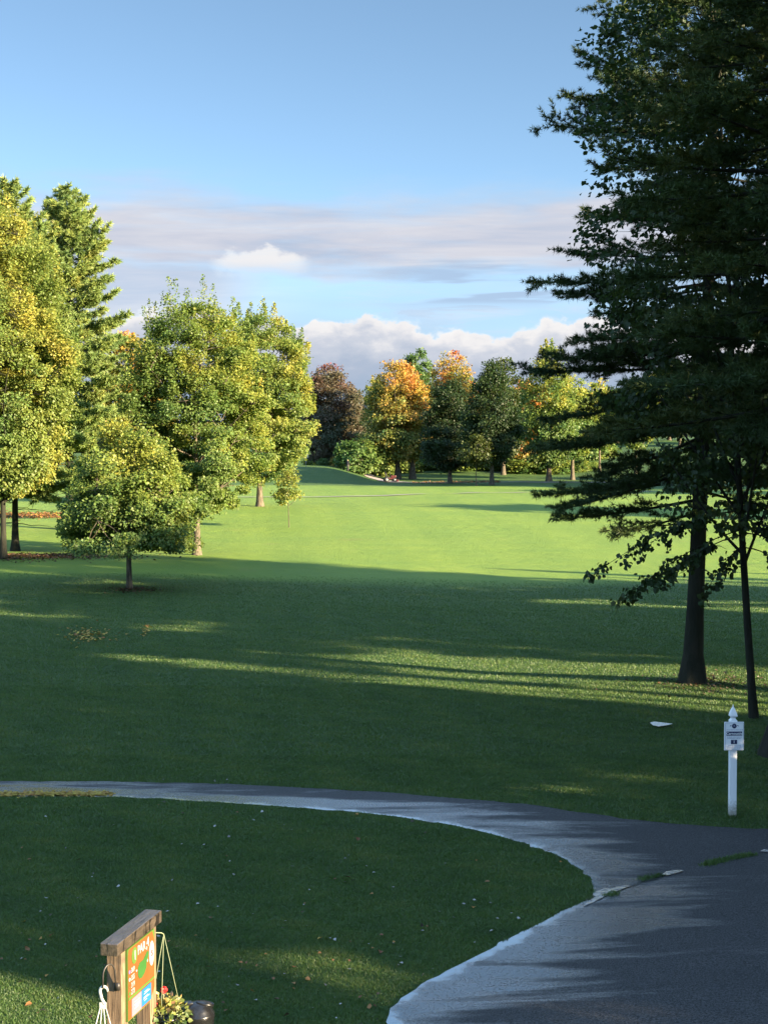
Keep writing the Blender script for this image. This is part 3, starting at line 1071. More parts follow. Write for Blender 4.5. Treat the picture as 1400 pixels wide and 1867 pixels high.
    C = np.repeat(C, per, 0)
    A = np.repeat(A, per, 0)
    n = len(C)
    D = unit(A * 0.75 + rng.normal(size=(n, 3)) * 0.55 + np.array([0, 0, 0.08]))
    W = unit(np.cross(D, rng.normal(size=(n, 3))))
    ln = nlen * rng.uniform(0.7, 1.25, n)[:, None]
    V = np.stack([C - W * nw, C + W * nw, C + D * ln], 1).reshape(-1, 3)
    F = np.arange(n * 3).reshape(-1, 3)
    hv = np.clip(hueb + hf(C) * 0.25 + rng.normal(size=n) * 0.12, 0, 1)
    me = mesh_np('needles', V, F, {'hue': hv, 'rnd': rng.random(n)})
    link('crown', me, LEAF[mat], root, False)
    return root


def copy_tree(o, loc, rz=0.0, sc=(1, 1, 1), label=None, group=None):
    c = o.copy()
    COL.objects.link(c)
    c.location = loc
    c.rotation_euler = (0, 0, rz)
    c.scale = sc
    if label:
        c['label'] = label
    if group:
        c['group'] = group
    for ch in [k for k in o.children]:
        d = ch.copy()
        COL.objects.link(d)
        d.parent = c
        for g in ch.children:
            e = g.copy()
            COL.objects.link(e)
            e.parent = d
    return c

# ---- trees on the left
small_maple = deciduous('maple_tree', 'small round maple alone on the lawn, green with yellow-orange flecks at its top', 'maple',
                        xat(236, 61), 61, 7.1, 1.9, 2.8, 'bell', 190, 300, 0.115, 'maple_green', 21, 0.13,
                        hue=lambda p: 0.26 + 0.80 * np.clip(p[:, 2] - 0.35, 0, 1) + 0.08 * p[:, 0], spread=0.5, asym=(-0.06, 0), nl=22, hs=0.24, gap=0.42, flare=1.3, lump=0.3)
tall_maple = deciduous('maple_tree', 'tall green maple with upright leafy shoots along its top, bare trunk in sun', 'maple',
                       xat(359, 78), 78, 13.1, 2.3, 3.6, 'vase', 430, 330, 0.12, 'maple_green', 22, 0.19,
                       hue=lambda p: 0.30 + 0.22 * np.clip(p[:, 2] - 0.2, 0, 1) + 0.14 * p[:, 0], spread=0.48, spikes=110, nl=28, hs=0.26, gap=0.27, asym=(0.0, 0))
back_maple = deciduous('maple_tree', 'broad yellow-green maple with orange patches, behind the yellow sapling', 'maple',
                       xat(474, 124), 124, 16.0, 2.2, 4.6, 'vase', 420, 230, 0.18, 'maple_yellow', 23, 0.26,
                       hue=lambda p: 0.20 + 0.16 * p[:, 0] + 0.10 * p[:, 2], spread=0.65, nl=24, hs=0.34, gap=0.24, asym=(-0.02, 0), spikes=60)
edge_maple = deciduous('maple_tree', 'tall golden-yellow maple cut off by the left edge of the view', 'maple',
                       xat(6, 75), 75, 17.6, 2.9, 4.2, 'egg', 520, 290, 0.13, 'maple_yellow', 24, 0.17,
                       hue=lambda p: 0.30 + 0.26 * np.clip(p[:, 2], 0, 1) - 0.1 * p[:, 0], spread=0.55, nl=28, hs=0.32, gap=0.22, asym=(-0.1, 0), bark='bark_dark', spikes=50)
wp = lambda u: (1 - u) ** 0.55 * min(1, 0.6 + u * 2.0)
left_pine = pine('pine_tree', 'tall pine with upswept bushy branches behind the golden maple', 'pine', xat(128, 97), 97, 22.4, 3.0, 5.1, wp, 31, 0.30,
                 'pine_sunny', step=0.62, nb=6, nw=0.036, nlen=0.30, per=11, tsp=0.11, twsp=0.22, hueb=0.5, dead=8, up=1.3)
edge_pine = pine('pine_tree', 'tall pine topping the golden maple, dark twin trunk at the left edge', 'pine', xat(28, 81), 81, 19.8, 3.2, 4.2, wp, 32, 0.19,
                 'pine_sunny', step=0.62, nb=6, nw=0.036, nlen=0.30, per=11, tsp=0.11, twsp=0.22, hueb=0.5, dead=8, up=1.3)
orange_small = deciduous('maple_tree', 'orange-tinted maple glimpsed between the pine and the tall maple', 'maple',
                         xat(236, 104), 104, 13.2, 3.0, 2.9, 'egg', 200, 80, 0.25, 'maple_orange', 25, 0.18,
                         hue=lambda p: 0.10 + 0.34 * p[:, 2], spread=0.7, hs=0.4)
sapling = deciduous('maple_sapling', 'thin yellow sapling alone on the sunlit fairway', 'sapling', xat(527, 100), 100, 4.4, 1.5, 0.8, 'egg', 42, 50, 0.15,
                    'maple_yellow', 26, 0.035, hue=lambda p: 0.45 + 0 * p[:, 0], spread=0.32, nl=9, twig=0.008, gap=0.15, flare=1.2)

# ---- trees at the end of the hole
far_orange = deciduous('maple_tree', 'bright orange maple with a green lower left side, by the ride-on mower', 'maple',
                       xat(725, 225), 225, 18.2, 3.0, 5.2, 'dome', 330, 90, 0.32, 'maple_orange', 41, 0.42,
                       hue=lambda p: 0.22 + 0.34 * p[:, 2] + 0.14 * p[:, 0], spread=0.95, hs=0.22, gap=0.2, nl=22, asym=(-0.12, 0))
deciduous('maple_tree', 'dark-trunked orange maple close behind the bright orange one', 'maple', xat(752, 226), 226, 14.5, 3.2, 3.6, 'egg', 160, 50, 0.42,
          'maple_orange', 42, 0.45, hue=lambda p: 0.25 + 0.3 * p[:, 2], spread=0.9, hs=0.25, asym=(0.1, 0))
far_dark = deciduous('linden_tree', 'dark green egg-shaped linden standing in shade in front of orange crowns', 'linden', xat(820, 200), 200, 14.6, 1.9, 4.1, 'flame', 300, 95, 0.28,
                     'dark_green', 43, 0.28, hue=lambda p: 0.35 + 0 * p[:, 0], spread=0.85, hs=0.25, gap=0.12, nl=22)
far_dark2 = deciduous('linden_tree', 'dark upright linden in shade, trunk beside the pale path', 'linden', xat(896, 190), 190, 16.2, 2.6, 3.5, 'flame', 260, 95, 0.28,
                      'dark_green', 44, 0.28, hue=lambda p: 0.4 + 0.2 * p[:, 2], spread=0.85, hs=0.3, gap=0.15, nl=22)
far_russet = deciduous('maple_tree', 'russet-brown maple with a dull purple-red top behind the raised green', 'maple', xat(602, 236), 236, 16.4, 1.2, 5.0, 'dome', 330, 80, 0.33,
                       'russet', 45, 0.36, hue=lambda p: 0.15 + 0.5 * p[:, 2] - 0.05 * p[:, 0], spread=0.95, hs=0.3, gap=0.24, nl=22)
deciduous('maple_tree', 'smaller russet maple leaning over the shrubs beside the raised green', 'maple', xat(640, 240), 240, 14.2, 1.0, 3.2, 'egg', 170, 50, 0.42,
          'russet', 46, 0.25, hue=lambda p: 0.05 + 0.35 * p[:, 2], spread=0.9, hs=0.3, gap=0.25)
deciduous('ash_tree', 'fresh green tree rising above the orange crowns', 'ash', xat(757, 262), 262, 21.5, 4, 3.9, 'egg', 200, 50, 0.45,
          'bright_green', 47, 0.35, hue=lambda p: 0.5 + 0 * p[:, 0], spread=0.95, hs=0.3)
far_orange2 = deciduous('maple_tree', 'wide dull-orange maple behind the dark linden', 'maple', xat(824, 248), 248, 20.0, 3, 5.2, 'dome', 320, 80, 0.34,
                        'maple_orange', 48, 0.4, hue=lambda p: 0.28 + 0.3 * p[:, 2] + 0.1 * p[:, 0], spread=1.0, hs=0.35, gap=0.22, nl=22)
deciduous('ash_tree', 'grey-green loose-topped tree behind the upright linden', 'ash', xat(917, 240), 240, 19.0, 3, 4.2, 'egg', 240, 50, 0.42,
          'dark_green', 49, 0.32, hue=lambda p: 0.7 + 0.2 * p[:, 2], spread=0.95, hs=0.3, gap=0.3)
deciduous('maple_tree', 'orange-leaved maple seen between the upright linden and the yellow maple', 'maple', xat(958, 246), 246, 15.5, 2, 3.6, 'egg', 180, 50, 0.42,
          'maple_orange', 50, 0.32, hue=lambda p: 0.55 + 0.2 * p[:, 2], spread=0.95, hs=0.4, gap=0.25)
far_yellow = deciduous('maple_tree', 'tall yellow-green maple at the fairway end, left of the big pine', 'maple', xat(1000, 212), 212, 19.2, 2.4, 4.6, 'flame', 320, 85, 0.31,
                       'maple_green', 51, 0.36, hue=lambda p: 0.12 + 0.5 * p[:, 2], spread=0.95, hs=0.35, gap=0.24, nl=22, spikes=14)
deciduous('maple_tree', 'yellow-tipped maple partly hidden by the pine branches', 'maple', xat(1043, 225), 225, 15.5, 3.6, 4.2, 'egg', 240, 50, 0.42,
          'maple_green', 52, 0.3, hue=lambda p: 0.25 + 0.3 * p[:, 2], spread=0.95, hs=0.3, gap=0.2)
deciduous('maple_tree', 'low wide shrub-like maple, dull green, beside the raised green', 'maple', xat(652, 222), 222, 5.0, 0.3, 3.9, 'dome', 150, 45, 0.38,
          'maple_green', 53, 0.14, hue=lambda p: 0.10 + 0.2 * p[:, 0], spread=0.8, hs=0.2, gap=0.15)
deciduous('maple_tree', 'low yellow maple branching over the path behind the mower', 'maple', xat(702, 236), 236, 5.4, 0.6, 3.6, 'dome', 140, 45, 0.38,
          'maple_yellow', 54, 0.14, hue=lambda p: 0.35 + 0 * p[:, 0], spread=0.8, hs=0.3, gap=0.2)
deciduous('shrub', 'small bright yellow shrub at the foot of the russet maple', 'shrub', xat(612, 230), 230, 1.6, 0.1, 0.8, 'dome', 30, 40, 0.25,
          'maple_orange', 55, 0.05, hue=lambda p: 0.45 + 0 * p[:, 0], spread=0.4, nl=6)
deciduous('shrub', 'low green shrub left of the russet trunk', 'shrub', xat(592, 231), 231, 1.4, 0.1, 1.1, 'dome', 36, 40, 0.25,
          'bright_green', 56, 0.05, hue=lambda p: 0.5 + 0 * p[:, 0], spread=0.4, nl=6)
far_sapling = deciduous('maple_sapling', 'slim young tree with a dull olive crown between the two lindens', 'sapling', xat(868, 186), 186, 6.2, 2.4, 1.9, 'egg', 70, 40, 0.3,
                        'dark_green', 57, 0.07, hue=lambda p: 0.85 + 0.3 * p[:, 2], spread=0.6, nl=10)
for i, (px, d, H, lab) in enumerate([(1092, 246, 15, 'young maple with a pale sunlit trunk under the pine branches'), (1158, 240, 15, 'maple with a pale trunk seen behind the big pine'),
                                     (914, 262, 12, 'small tree with a light trunk behind the upright linden')]):
    deciduous('maple_tree', lab, 'maple', xat(px, d), d, H, 4.0, 3.2, 'egg', 130, 45, 0.42, 'maple_green', 60 + i, 0.22,
              hue=lambda p: 0.3 + 0.3 * p[:, 2], spread=0.9, hs=0.3)

# ---- wood behind: each tree its own, seen only in gaps
BACK = 'trees of the wood behind the fairway'
src = [far_dark, far_yellow, far_dark2, far_russet, far_orange2]
rb = random.Random(5)
for i in range(26):
    px = 470 + i * 37 + rb.uniform(-14, 14)
    d = 330 + rb.uniform(-25, 45)
    x = xat(px, d)
    s = rb.uniform(0.74, 0.98)
    copy_tree(src[rb.choice([0, 0, 1, 2, 2, 3])], (x, d, tz(x, d) - 0.2), rb.uniform(0, 6.28), (s * 1.25, s * 1.25, s), 'tree of the wood seen in gaps between the nearer far trees', BACK)

SHR = 'undergrowth below the trees at the end of the hole'
under = deciduous('shrub', 'low green shrub of the undergrowth below the far trees', 'shrub', xat(668, 268), 268, 3.0, 0.1, 2.4, 'dome', 90, 60, 0.32,
                  'maple_green', 81, 0.08, hue=lambda p: 0.25 + 0 * p[:, 0], spread=0.7, nl=8, hs=0.35, group=SHR)
for i in range(13):
    px = 590 + i * 41 + rb.uniform(-12, 12)
    d = 272 + rb.uniform(-8, 26)
    x = xat(px, d)
    s = rb.uniform(0.7, 1.5)
    copy_tree(under, (x, d, tz(x, d) - 0.1), rb.uniform(0, 6.28), (s * 1.3, s * 1.3, s), None, SHR)

for i in range(11):
    px = 655 + i * 42 + rb.uniform(-14, 14)
    d = 246 + rb.uniform(-5, 12)
    x = xat(px, d)
    s = rb.uniform(0.5, 0.95)
    copy_tree(under, (x, d, tz(x, d) - 0.1), rb.uniform(0, 6.28), (s * 1.6, s * 1.6, s), None, SHR)

# ---- big trees on the right
RH, RR = [5.3, 6.2, 8.2, 9.2, 10.5, 12.0, 13.2, 14.5, 16.0, 20.0, 26.0], [3.0, 3.6, 3.7, 3.3, 3.1, 2.8, 3.4, 2.9, 2.6, 2.2, 0.5]
rp0 = lambda u: np.interp(5.3 + 20.7 * u, RH, RR) / 3.7
rp = lambda u: (1 - u) ** 0.40 * min(1, 0.9 + u * 0.6)
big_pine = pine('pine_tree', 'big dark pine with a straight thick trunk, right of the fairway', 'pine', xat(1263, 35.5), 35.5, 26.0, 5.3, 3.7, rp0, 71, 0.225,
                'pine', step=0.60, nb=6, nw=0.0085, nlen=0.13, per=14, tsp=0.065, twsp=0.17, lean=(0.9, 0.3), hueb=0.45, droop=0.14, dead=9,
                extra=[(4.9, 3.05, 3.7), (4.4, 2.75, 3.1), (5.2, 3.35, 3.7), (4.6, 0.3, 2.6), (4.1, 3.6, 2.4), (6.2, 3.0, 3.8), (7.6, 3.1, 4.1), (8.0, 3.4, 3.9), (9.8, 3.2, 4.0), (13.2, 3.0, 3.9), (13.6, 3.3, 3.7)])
slim_tree = deciduous('linden_tree', 'slim dark leaning tree with hanging heart-shaped leaves beside the big pine', 'linden', xat(1377, 31), 31, 19.5, 3.4, 2.5, 'oval', 360, 66, 0.105,
                      'dark_green', 72, 0.092, hue=lambda p: 0.55 + 0 * p[:, 0], spread=0.42, lean=(-1.1, 0.2), shape=LOBED, nl=34, gap=0.4, twig=0.008, bark='bark_dark', asym=(-0.22, 0), hs=0.35, flare=1.3,
                      limbs=[((-0.25, 0, 4.4), (-3.45, -0.3, 3.05), 0.25), ((-0.22, 0, 4.0), (-2.75, 0.2, 2.45), 0.22), ((-0.22, 0, 3.9), (-2.2, -0.6, 2.9), 0.15),
                             ((-0.2, 0, 3.6), (0.9, -0.4, 2.75), 0.2), ((-0.2, 0, 3.9), (1.2, 0.3, 3.1), 0.2), ((-0.2, 0, 3.7), (-1.2, -0.5, 2.6), 0.15), ((-0.2, 0, 4.2), (0.6, -0.8, 3.4), 0.1)])
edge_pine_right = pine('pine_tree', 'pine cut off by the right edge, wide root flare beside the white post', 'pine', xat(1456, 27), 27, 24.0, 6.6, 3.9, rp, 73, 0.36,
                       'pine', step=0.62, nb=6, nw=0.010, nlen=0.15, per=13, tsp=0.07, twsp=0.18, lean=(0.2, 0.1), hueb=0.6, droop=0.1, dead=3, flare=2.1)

# ---- trees outside the frame on the right, placed to shade the lawn
SH = 'tree copies placed beyond the right edge to shade the lawn'
SHL = 'unseen tree copy placed outside the view to the right to shade the lawn'


def caster(src_, t, xx, H0, Hn, w=1.0, lift=0.0, rz=0.0):
    """t is the distance across the sunlight, xx the place along x"""
    yy = (t - xx * sa) / ca
    s = Hn / H0
    copy_tree(src_, (xx, yy, tz(xx, yy) + lift), rz, (w * s, w * s, s), SHL, SH)


rc = random.Random(9)
for t in (40.8, 43.6, 46.6, 49.2, 58.3):
    caster(tall_maple, t, 30 + rc.uniform(-2, 5), 13.6, 15.6 if t < 43 else (15.4 if t < 52 else 17.5), 0.88, 0, rc.uniform(0, 6))
for t in (40.5, 45.0, 48.6):
    caster(small_maple, t, 40 + rc.uniform(-3, 4), 7.3, 13.0, 0.62, -2.0, rc.uniform(0, 6))
for t in (16.4, 20.6, 27.3):
    caster(tall_maple, t, 24 + rc.uniform(-2, 4), 13.6, 16.6, 0.86, -1.5, rc.uniform(0, 6))
for t in (17.6, 20.6, 27.8):
    caster(small_maple, t, 33 + rc.uniform(-2, 4), 7.3, 13, 0.5, -2.0, rc.uniform(0, 6))
caster(small_maple, 33.0, 30, 7.3, 12.5, 1.0, 8.6, 1.0)  # unseen crown raised off the ground so sun passes beneath it
caster(tall_maple, 53.8, 34, 13.6, 12.0, 1.15, 7.2, 1.0)  # another raised copy, leaving a low gap for light streaks
for t, xx, H_, w_ in ((62.8, 33, 10.5, 0.16), (64.6, 36, 9.0, 0.14), (66.2, 40, 12.0, 0.20), (60.4, 44, 15.0, 0.22), (69.5, 42, 9.0, 0.14)):  # narrow copies added to streak the edge of the shade
    caster(left_pine, t, xx, 23.2, H_, w_ * 2, 0.0, t)
caster(left_pine, 34.45, 21, 23.2, 12.0, 0.14, -1.0, 2.0)  # narrow copies added to keep sun off the right-hand trunks
caster(left_pine, 34.3, 25, 23.2, 13.0, 0.14, -1.0, 1.0)
caster(left_pine, 30.75, 20, 23.2, 12.0, 0.16, -1.0, 2.0)
# two more unseen trees added beside the road to darken its right side
copy_tree(tall_maple, (11.0, 16.0, -1.0), 2.0, (1.25, 1.25, 1.45), SHL, SH)
copy_tree(tall_maple, (13.0, 23.5, -1.0), 4.0, (1.2, 1.2, 1.5), SHL, SH)
caster(small_maple, 15.6, 30, 7.3, 14.0, 0.55, -2.0, 4.0)
caster(small_maple, 16.0, 21, 7.3, 12.0, 0.55, -2.0, 5.0)
for t, xx, w_ in ((31.9, 34, 0.06), (32.7, 29, 0.05), (33.5, 36, 0.05)):  # sliver-thin copies added to stripe the sunlit strip
    caster(small_maple, t, xx, 7.3, 13.0, w_, -2.0, t)
caster(left_pine, 61.6, 31, 23.2, 13.5, 0.34, 0.0, 2.0)
caster(left_pine, 60.0, 38, 23.2, 15.5, 0.36, 0.0, 1.0)
caster(small_maple, 11.9, 16, 7.3, 11.0, 0.20, -2.0, 1.0)  # thin copies added for a narrow dark band across the near lawn
caster(small_maple, 11.7, 19, 7.3, 12.0, 0.18, -1.0, 2.0)
for (t, xx, H) in [(110, 44, 15), (113.5, 40, 12), (152, 62, 17), (160, 56, 12), (172, 52, 21), (177, 60, 21), (183, 64, 20), (190, 66, 20), (197, 70, 18), (215, 76, 18)]:
    caster(tall_maple, t, xx, 13.6, H, 1.2, -1.0, rc.uniform(0, 6))

# ------------------------------------------------------------------ grass, fallen leaves
def grass_blades():
    rng = np.random.default_rng(77)
    Cs, Hs = [], []
    for (y0, y1, dens, hgt) in [(13.2, 17, 8500, 0.026), (17, 21.5, 5200, 0.028), (21.5, 27, 3000, 0.032), (27, 36, 1200, 0.042), (36, 45, 650, 0.045), (45, 68, 480, 0.046)]:
        w0 = 0.27 * y1 + 0.8
        n = int((y1 - y0) * 2 * w0 * dens)
        x = rng.uniform(-w0, w0, n)
        y = rng.uniform(y0, y1, n)
        k = np.abs(x) < 0.268 * y + 0.6
        x, y = x[k], y[k]
        if y0 >= 45:
            k = rng.random(len(x)) < (68 - y) / 23
            x, y = x[k], y[k]
        if y0 < 24:
            k = ~inside(POLY_TAR, x, y)
            x, y = x[k], y[k]
        Cs.append(np.stack([x, y, terrain(x, y)], 1))
        Hs.append(hgt * rng.uniform(0.55, 1.35, len(x)))
    # tufts in the seam between path and road
    tr = np.array(refine(chaikin(gl([(1288, 1579), (1312, 1572), (1340, 1567), (1372, 1562)])), 0.02, 0))
    i = rng.integers(0, len(tr), 2600)
    Cs.append(np.concatenate([tr[i] + rng.normal(size=(2600, 2)) * 0.045, np.full((2600, 1), 0.008)], 1))
    Hs.append(0.055 * rng.uniform(0.5, 1.3, 2600))
    tr = np.array(gl([(1172, 1604), (1180, 1602), (1190, 1600), (1200, 1597), (1112, 1633), (1120, 1630)]))
    i = rng.integers(0, len(tr), 500)
    Cs.append(np.concatenate([tr[i] + rng.normal(size=(500, 2)) * 0.04, np.full((500, 1), 0.008)], 1))
    Hs.append(0.04 * rng.uniform(0.5, 1.3, 500))
    b0 = gp(1334, 1490)
    Cs.append(np.concatenate([np.array([[b0.x, b0.y]]) + rng.normal(size=(700, 2)) * 0.085, np.zeros((700, 1))], 1))
    Hs.append(0.075 * rng.uniform(0.4, 1.3, 700))
    C, h = np.concatenate(Cs), np.concatenate(Hs)
    n = len(C)
    f1, f2 = Field(5, 1.6), Field(6, 0.45)
    P = C * np.array([1, 1, 0])
    hue = 0.45 + f1(P) * 0.22 + f2(P) * 0.16 + rng.normal(size=n) * 0.16
    h = h * (1 + 0.25 * f2(P))
    D = unit(rng.normal(size=(n, 3)) * np.array([0.55, 0.55, 0]) + np.array([0, 0, 0.8]))
    an = rng.uniform(0, 6.28, n)
    W = np.stack([np.cos(an), np.sin(an), 0 * an], 1) * (0.0016 + 0.00026 * C[:, 1])[:, None]
    V = np.stack([C - W, C + W, C + D * h[:, None]], 1).reshape(-1, 3)
    me = mesh_np('grass', V, np.arange(n * 3).reshape(-1, 3), {'hue': np.clip(hue, 0, 1), 'rnd': rng.random(n)})
    tag(link('grass', me, LEAF['grass'], None, False), 'short damp mown grass of the lawn round the path', 'grass', kind='stuff')


grass_blades()


def scatter(name, label, xy, size, mat, seed, lift=0.03, tilt=0.35, hue0=0.5, hs=0.3):
    rng = np.random.default_rng(seed)
    xy = np.asarray(xy)
    n = len(xy)
    C = np.concatenate([xy, (terrain(xy[:, 0], xy[:, 1]) + lift * rng.uniform(0.6, 1.3, n))[:, None]], 1)
    an = rng.uniform(0, 6.28, n)
    D = np.stack([np.cos(an), np.sin(an), rng.normal(size=n) * tilt * 0.6], 1)
    N = np.array([0, 0, 1.0]) + rng.normal(size=(n, 3)) * tilt
    me = leaf_mesh(name, C, D, N, size * rng.uniform(0.5, 1.3, n), hue0 + rng.normal(size=n) * hs, rng, LOBED)
    tag(link(name, me, LEAF[mat], None, False), label, 'leaves', kind='stuff')


_r = np.random.default_rng(3)


def in_lawn(n, px0, px1, py0, py1):
    q = [gp(a, b) for a, b in zip(_r.uniform(px0, px1, n), _r.uniform(py0, py1, n))]
    q = np.array([(p.x, p.y) for p in q])
    return q[~inside(POLY_TAR, q[:, 0], q[:, 1])]


scatter('fallen_leaves', 'pale wet fallen leaves dotted over the shaded lawn', in_lawn(150, -20, 1100, 1420, 1880), 0.036, 'pale', 1, 0.035)
scatter('fallen_leaves', 'orange and red fallen leaves on the grass near the signboard', np.concatenate([in_lawn(70, 40, 720, 1700, 1880), in_lawn(40, 0, 1100, 1450, 1760)]), 0.055, 'litter', 2, 0.04, hue0=0.35)
# yellow leaf drift lying on the path by the left edge
q = [gp(a, b) for a, b in zip(_r.uniform(-60, 205, 900), _r.normal(1448, 1.8, 900))]
scatter('leaf_litter', 'yellow leaf litter along the near edge of the path at the left', [(p.x, p.y) for p in q], 0.07, 'litter', 3, 0.012, 0.08, hue0=0.97, hs=0.08)
# rings and drifts of needles and leaves under the trees
scatter('leaf_litter', 'brown needle litter round the twin trunks at the left', np.stack([_r.normal(-18.3, 2.4, 2600), _r.normal(76.0, 1.3, 2600)], 1), 0.12, 'litter', 4, 0.05, hue0=0.05, hs=0.15)
scatter('leaf_litter', 'orange leaf drift on sunlit grass behind the twin trunks', np.stack([_r.uniform(-36, -22, 5200), _r.normal(112.5, 2.0, 5200)], 1), 0.16, 'litter', 5, 0.03, hue0=0.5)
scatter('leaf_litter', 'brown leaf litter round the foot of the big dark pine', np.stack([_r.normal(7.7, 0.8, 520), _r.normal(35.2, 0.6, 520)], 1), 0.065, 'litter', 6, 0.035, hue0=0.0, hs=0.10)
scatter('leaf_litter', 'brown leaf litter round the foot of the small maple', np.stack([_r.normal(-10.3, 0.6, 300), _r.normal(60.6, 0.6, 300)], 1), 0.09, 'litter', 7, 0.04, hue0=0.1, hs=0.12)
q = [gp(a, b) for a, b in zip(_r.normal(160, 24, 150), _r.normal(1156, 6, 150))] + [gp(a, b) for a, b in zip(_r.normal(268, 4, 30), _r.normal(1150, 4, 30))]
scatter('fallen_leaves', 'patch of yellow fallen leaves on the shaded slope at the left', [(p.x, p.y) for p in q], 0.10, 'litter', 8, 0.06, hue0=0.95, hs=0.1)
scatter('leaf_litter', 'scattered orange leaves under the far lindens', np.stack([_r.uniform(4, 16, 700), _r.normal(206, 3.0, 700)], 1), 0.22, 'litter', 9, 0.03, hue0=0.6)


# far paths
def ribbon(name, pts, w, mat):
    P = np.array(refine(chaikin(pts), 1.0, 0.0))
    T = unit(np.gradient(P, axis=0))
    Nn = np.stack([-T[:, 1], T[:, 0]], 1)
    A, B = P + Nn * w / 2, P - Nn * w / 2
    V = np.concatenate([np.c_[A, terrain(A[:, 0], A[:, 1]) + 0.06], np.c_[B, terrain(B[:, 0], B[:, 1]) + 0.06]])
    n = len(P)
    i = np.arange(n - 1)
    me = mesh_np(name, V, np.stack([i + n, i + n + 1, i + 1, i], 1))
    if me.polygons[0].normal.z < 0:
        me.flip_normals()
    tag(link(name, me, mat, None, False), kind='structure')


ribbon('path', [(-3.5, 240), (-2.2, 222), (0.0, 213), (4.0, 207), (8.5, 204), (14, 202), (22, 203), (40, 206)], 2.6, M['path_far'])
ribbon('path', [(-16, 139), (-9, 141.5), (0, 145), (8, 150), (15, 155), (30, 164)], 0.9, M['path_far'])


# ------------------------------------------------------------------ lettering helper
def text_mesh(name, body, size, mat, parent, M4, bold=0.0, align='CENTER', sx=1.0):
    cu = bpy.data.curves.new(name, 'FONT')
    cu.body = body
    cu.size = size
    cu.align_x = align
    cu.align_y = 'CENTER'
    cu.extrude = 0.0012
    cu.offset = bold
    cu.resolution_u = 3
    o = bpy.data.objects.new(name, cu)
    COL.objects.link(o)
    dg = bpy.context.evaluated_depsgraph_get()
    me = bpy.data.meshes.new_from_object(o.evaluated_get(dg))
    bpy.data.objects.remove(o)
    bpy.data.curves.remove(cu)
    me.name = name
    me.transform(M4 @ Matrix.Diagonal((sx, 1, 1, 1)))
    return link(name, me, mat, parent, False)


def frame_of(o, ex, ey):
    ex, ey = Vector(ex).normalized(), Vector(ey).normalized()
    ez = ex.cross(ey)
    return Matrix(((ex.x, ey.x, ez.x, o[0]), (ex.y, ey.y, ez.y, o[1]), (ex.z, ey.z, ez.z, o[2]), (0, 0, 0, 1)))


def ellipse(M4, cx, cy, rx, ry, z, n=28, th=0.0025):
    mb = MB()
    top = [(cx + rx * math.cos(2 * math.pi * i / n), cy + ry * math.sin(2 * math.pi * i / n), z) for i in range(n)]
    bot = [(a, b_, z - th) for a, b_, _ in top]
    mb.add([M4 @ Vector(p) for p in top + bot], [tuple(range(n))] + [(i, n + i, n + (i + 1) % n, (i + 1) % n) for i in range(n)])
    return mb


def flat(M4, pts, z, th=0.0025):
    mb = MB()
    n = len(pts)
    mb.add([M4 @ Vector((a, b_, z)) for a, b_ in pts] + [M4 @ Vector((a, b_, z - th)) for a, b_ in pts],
           [tuple(range(n))] + [(i, n + i, n + (i + 1) % n, (i + 1) % n) for i in range(n)])
    return mb


# ------------------------------------------------------------------ hole signboard
AX = rad(13.5)


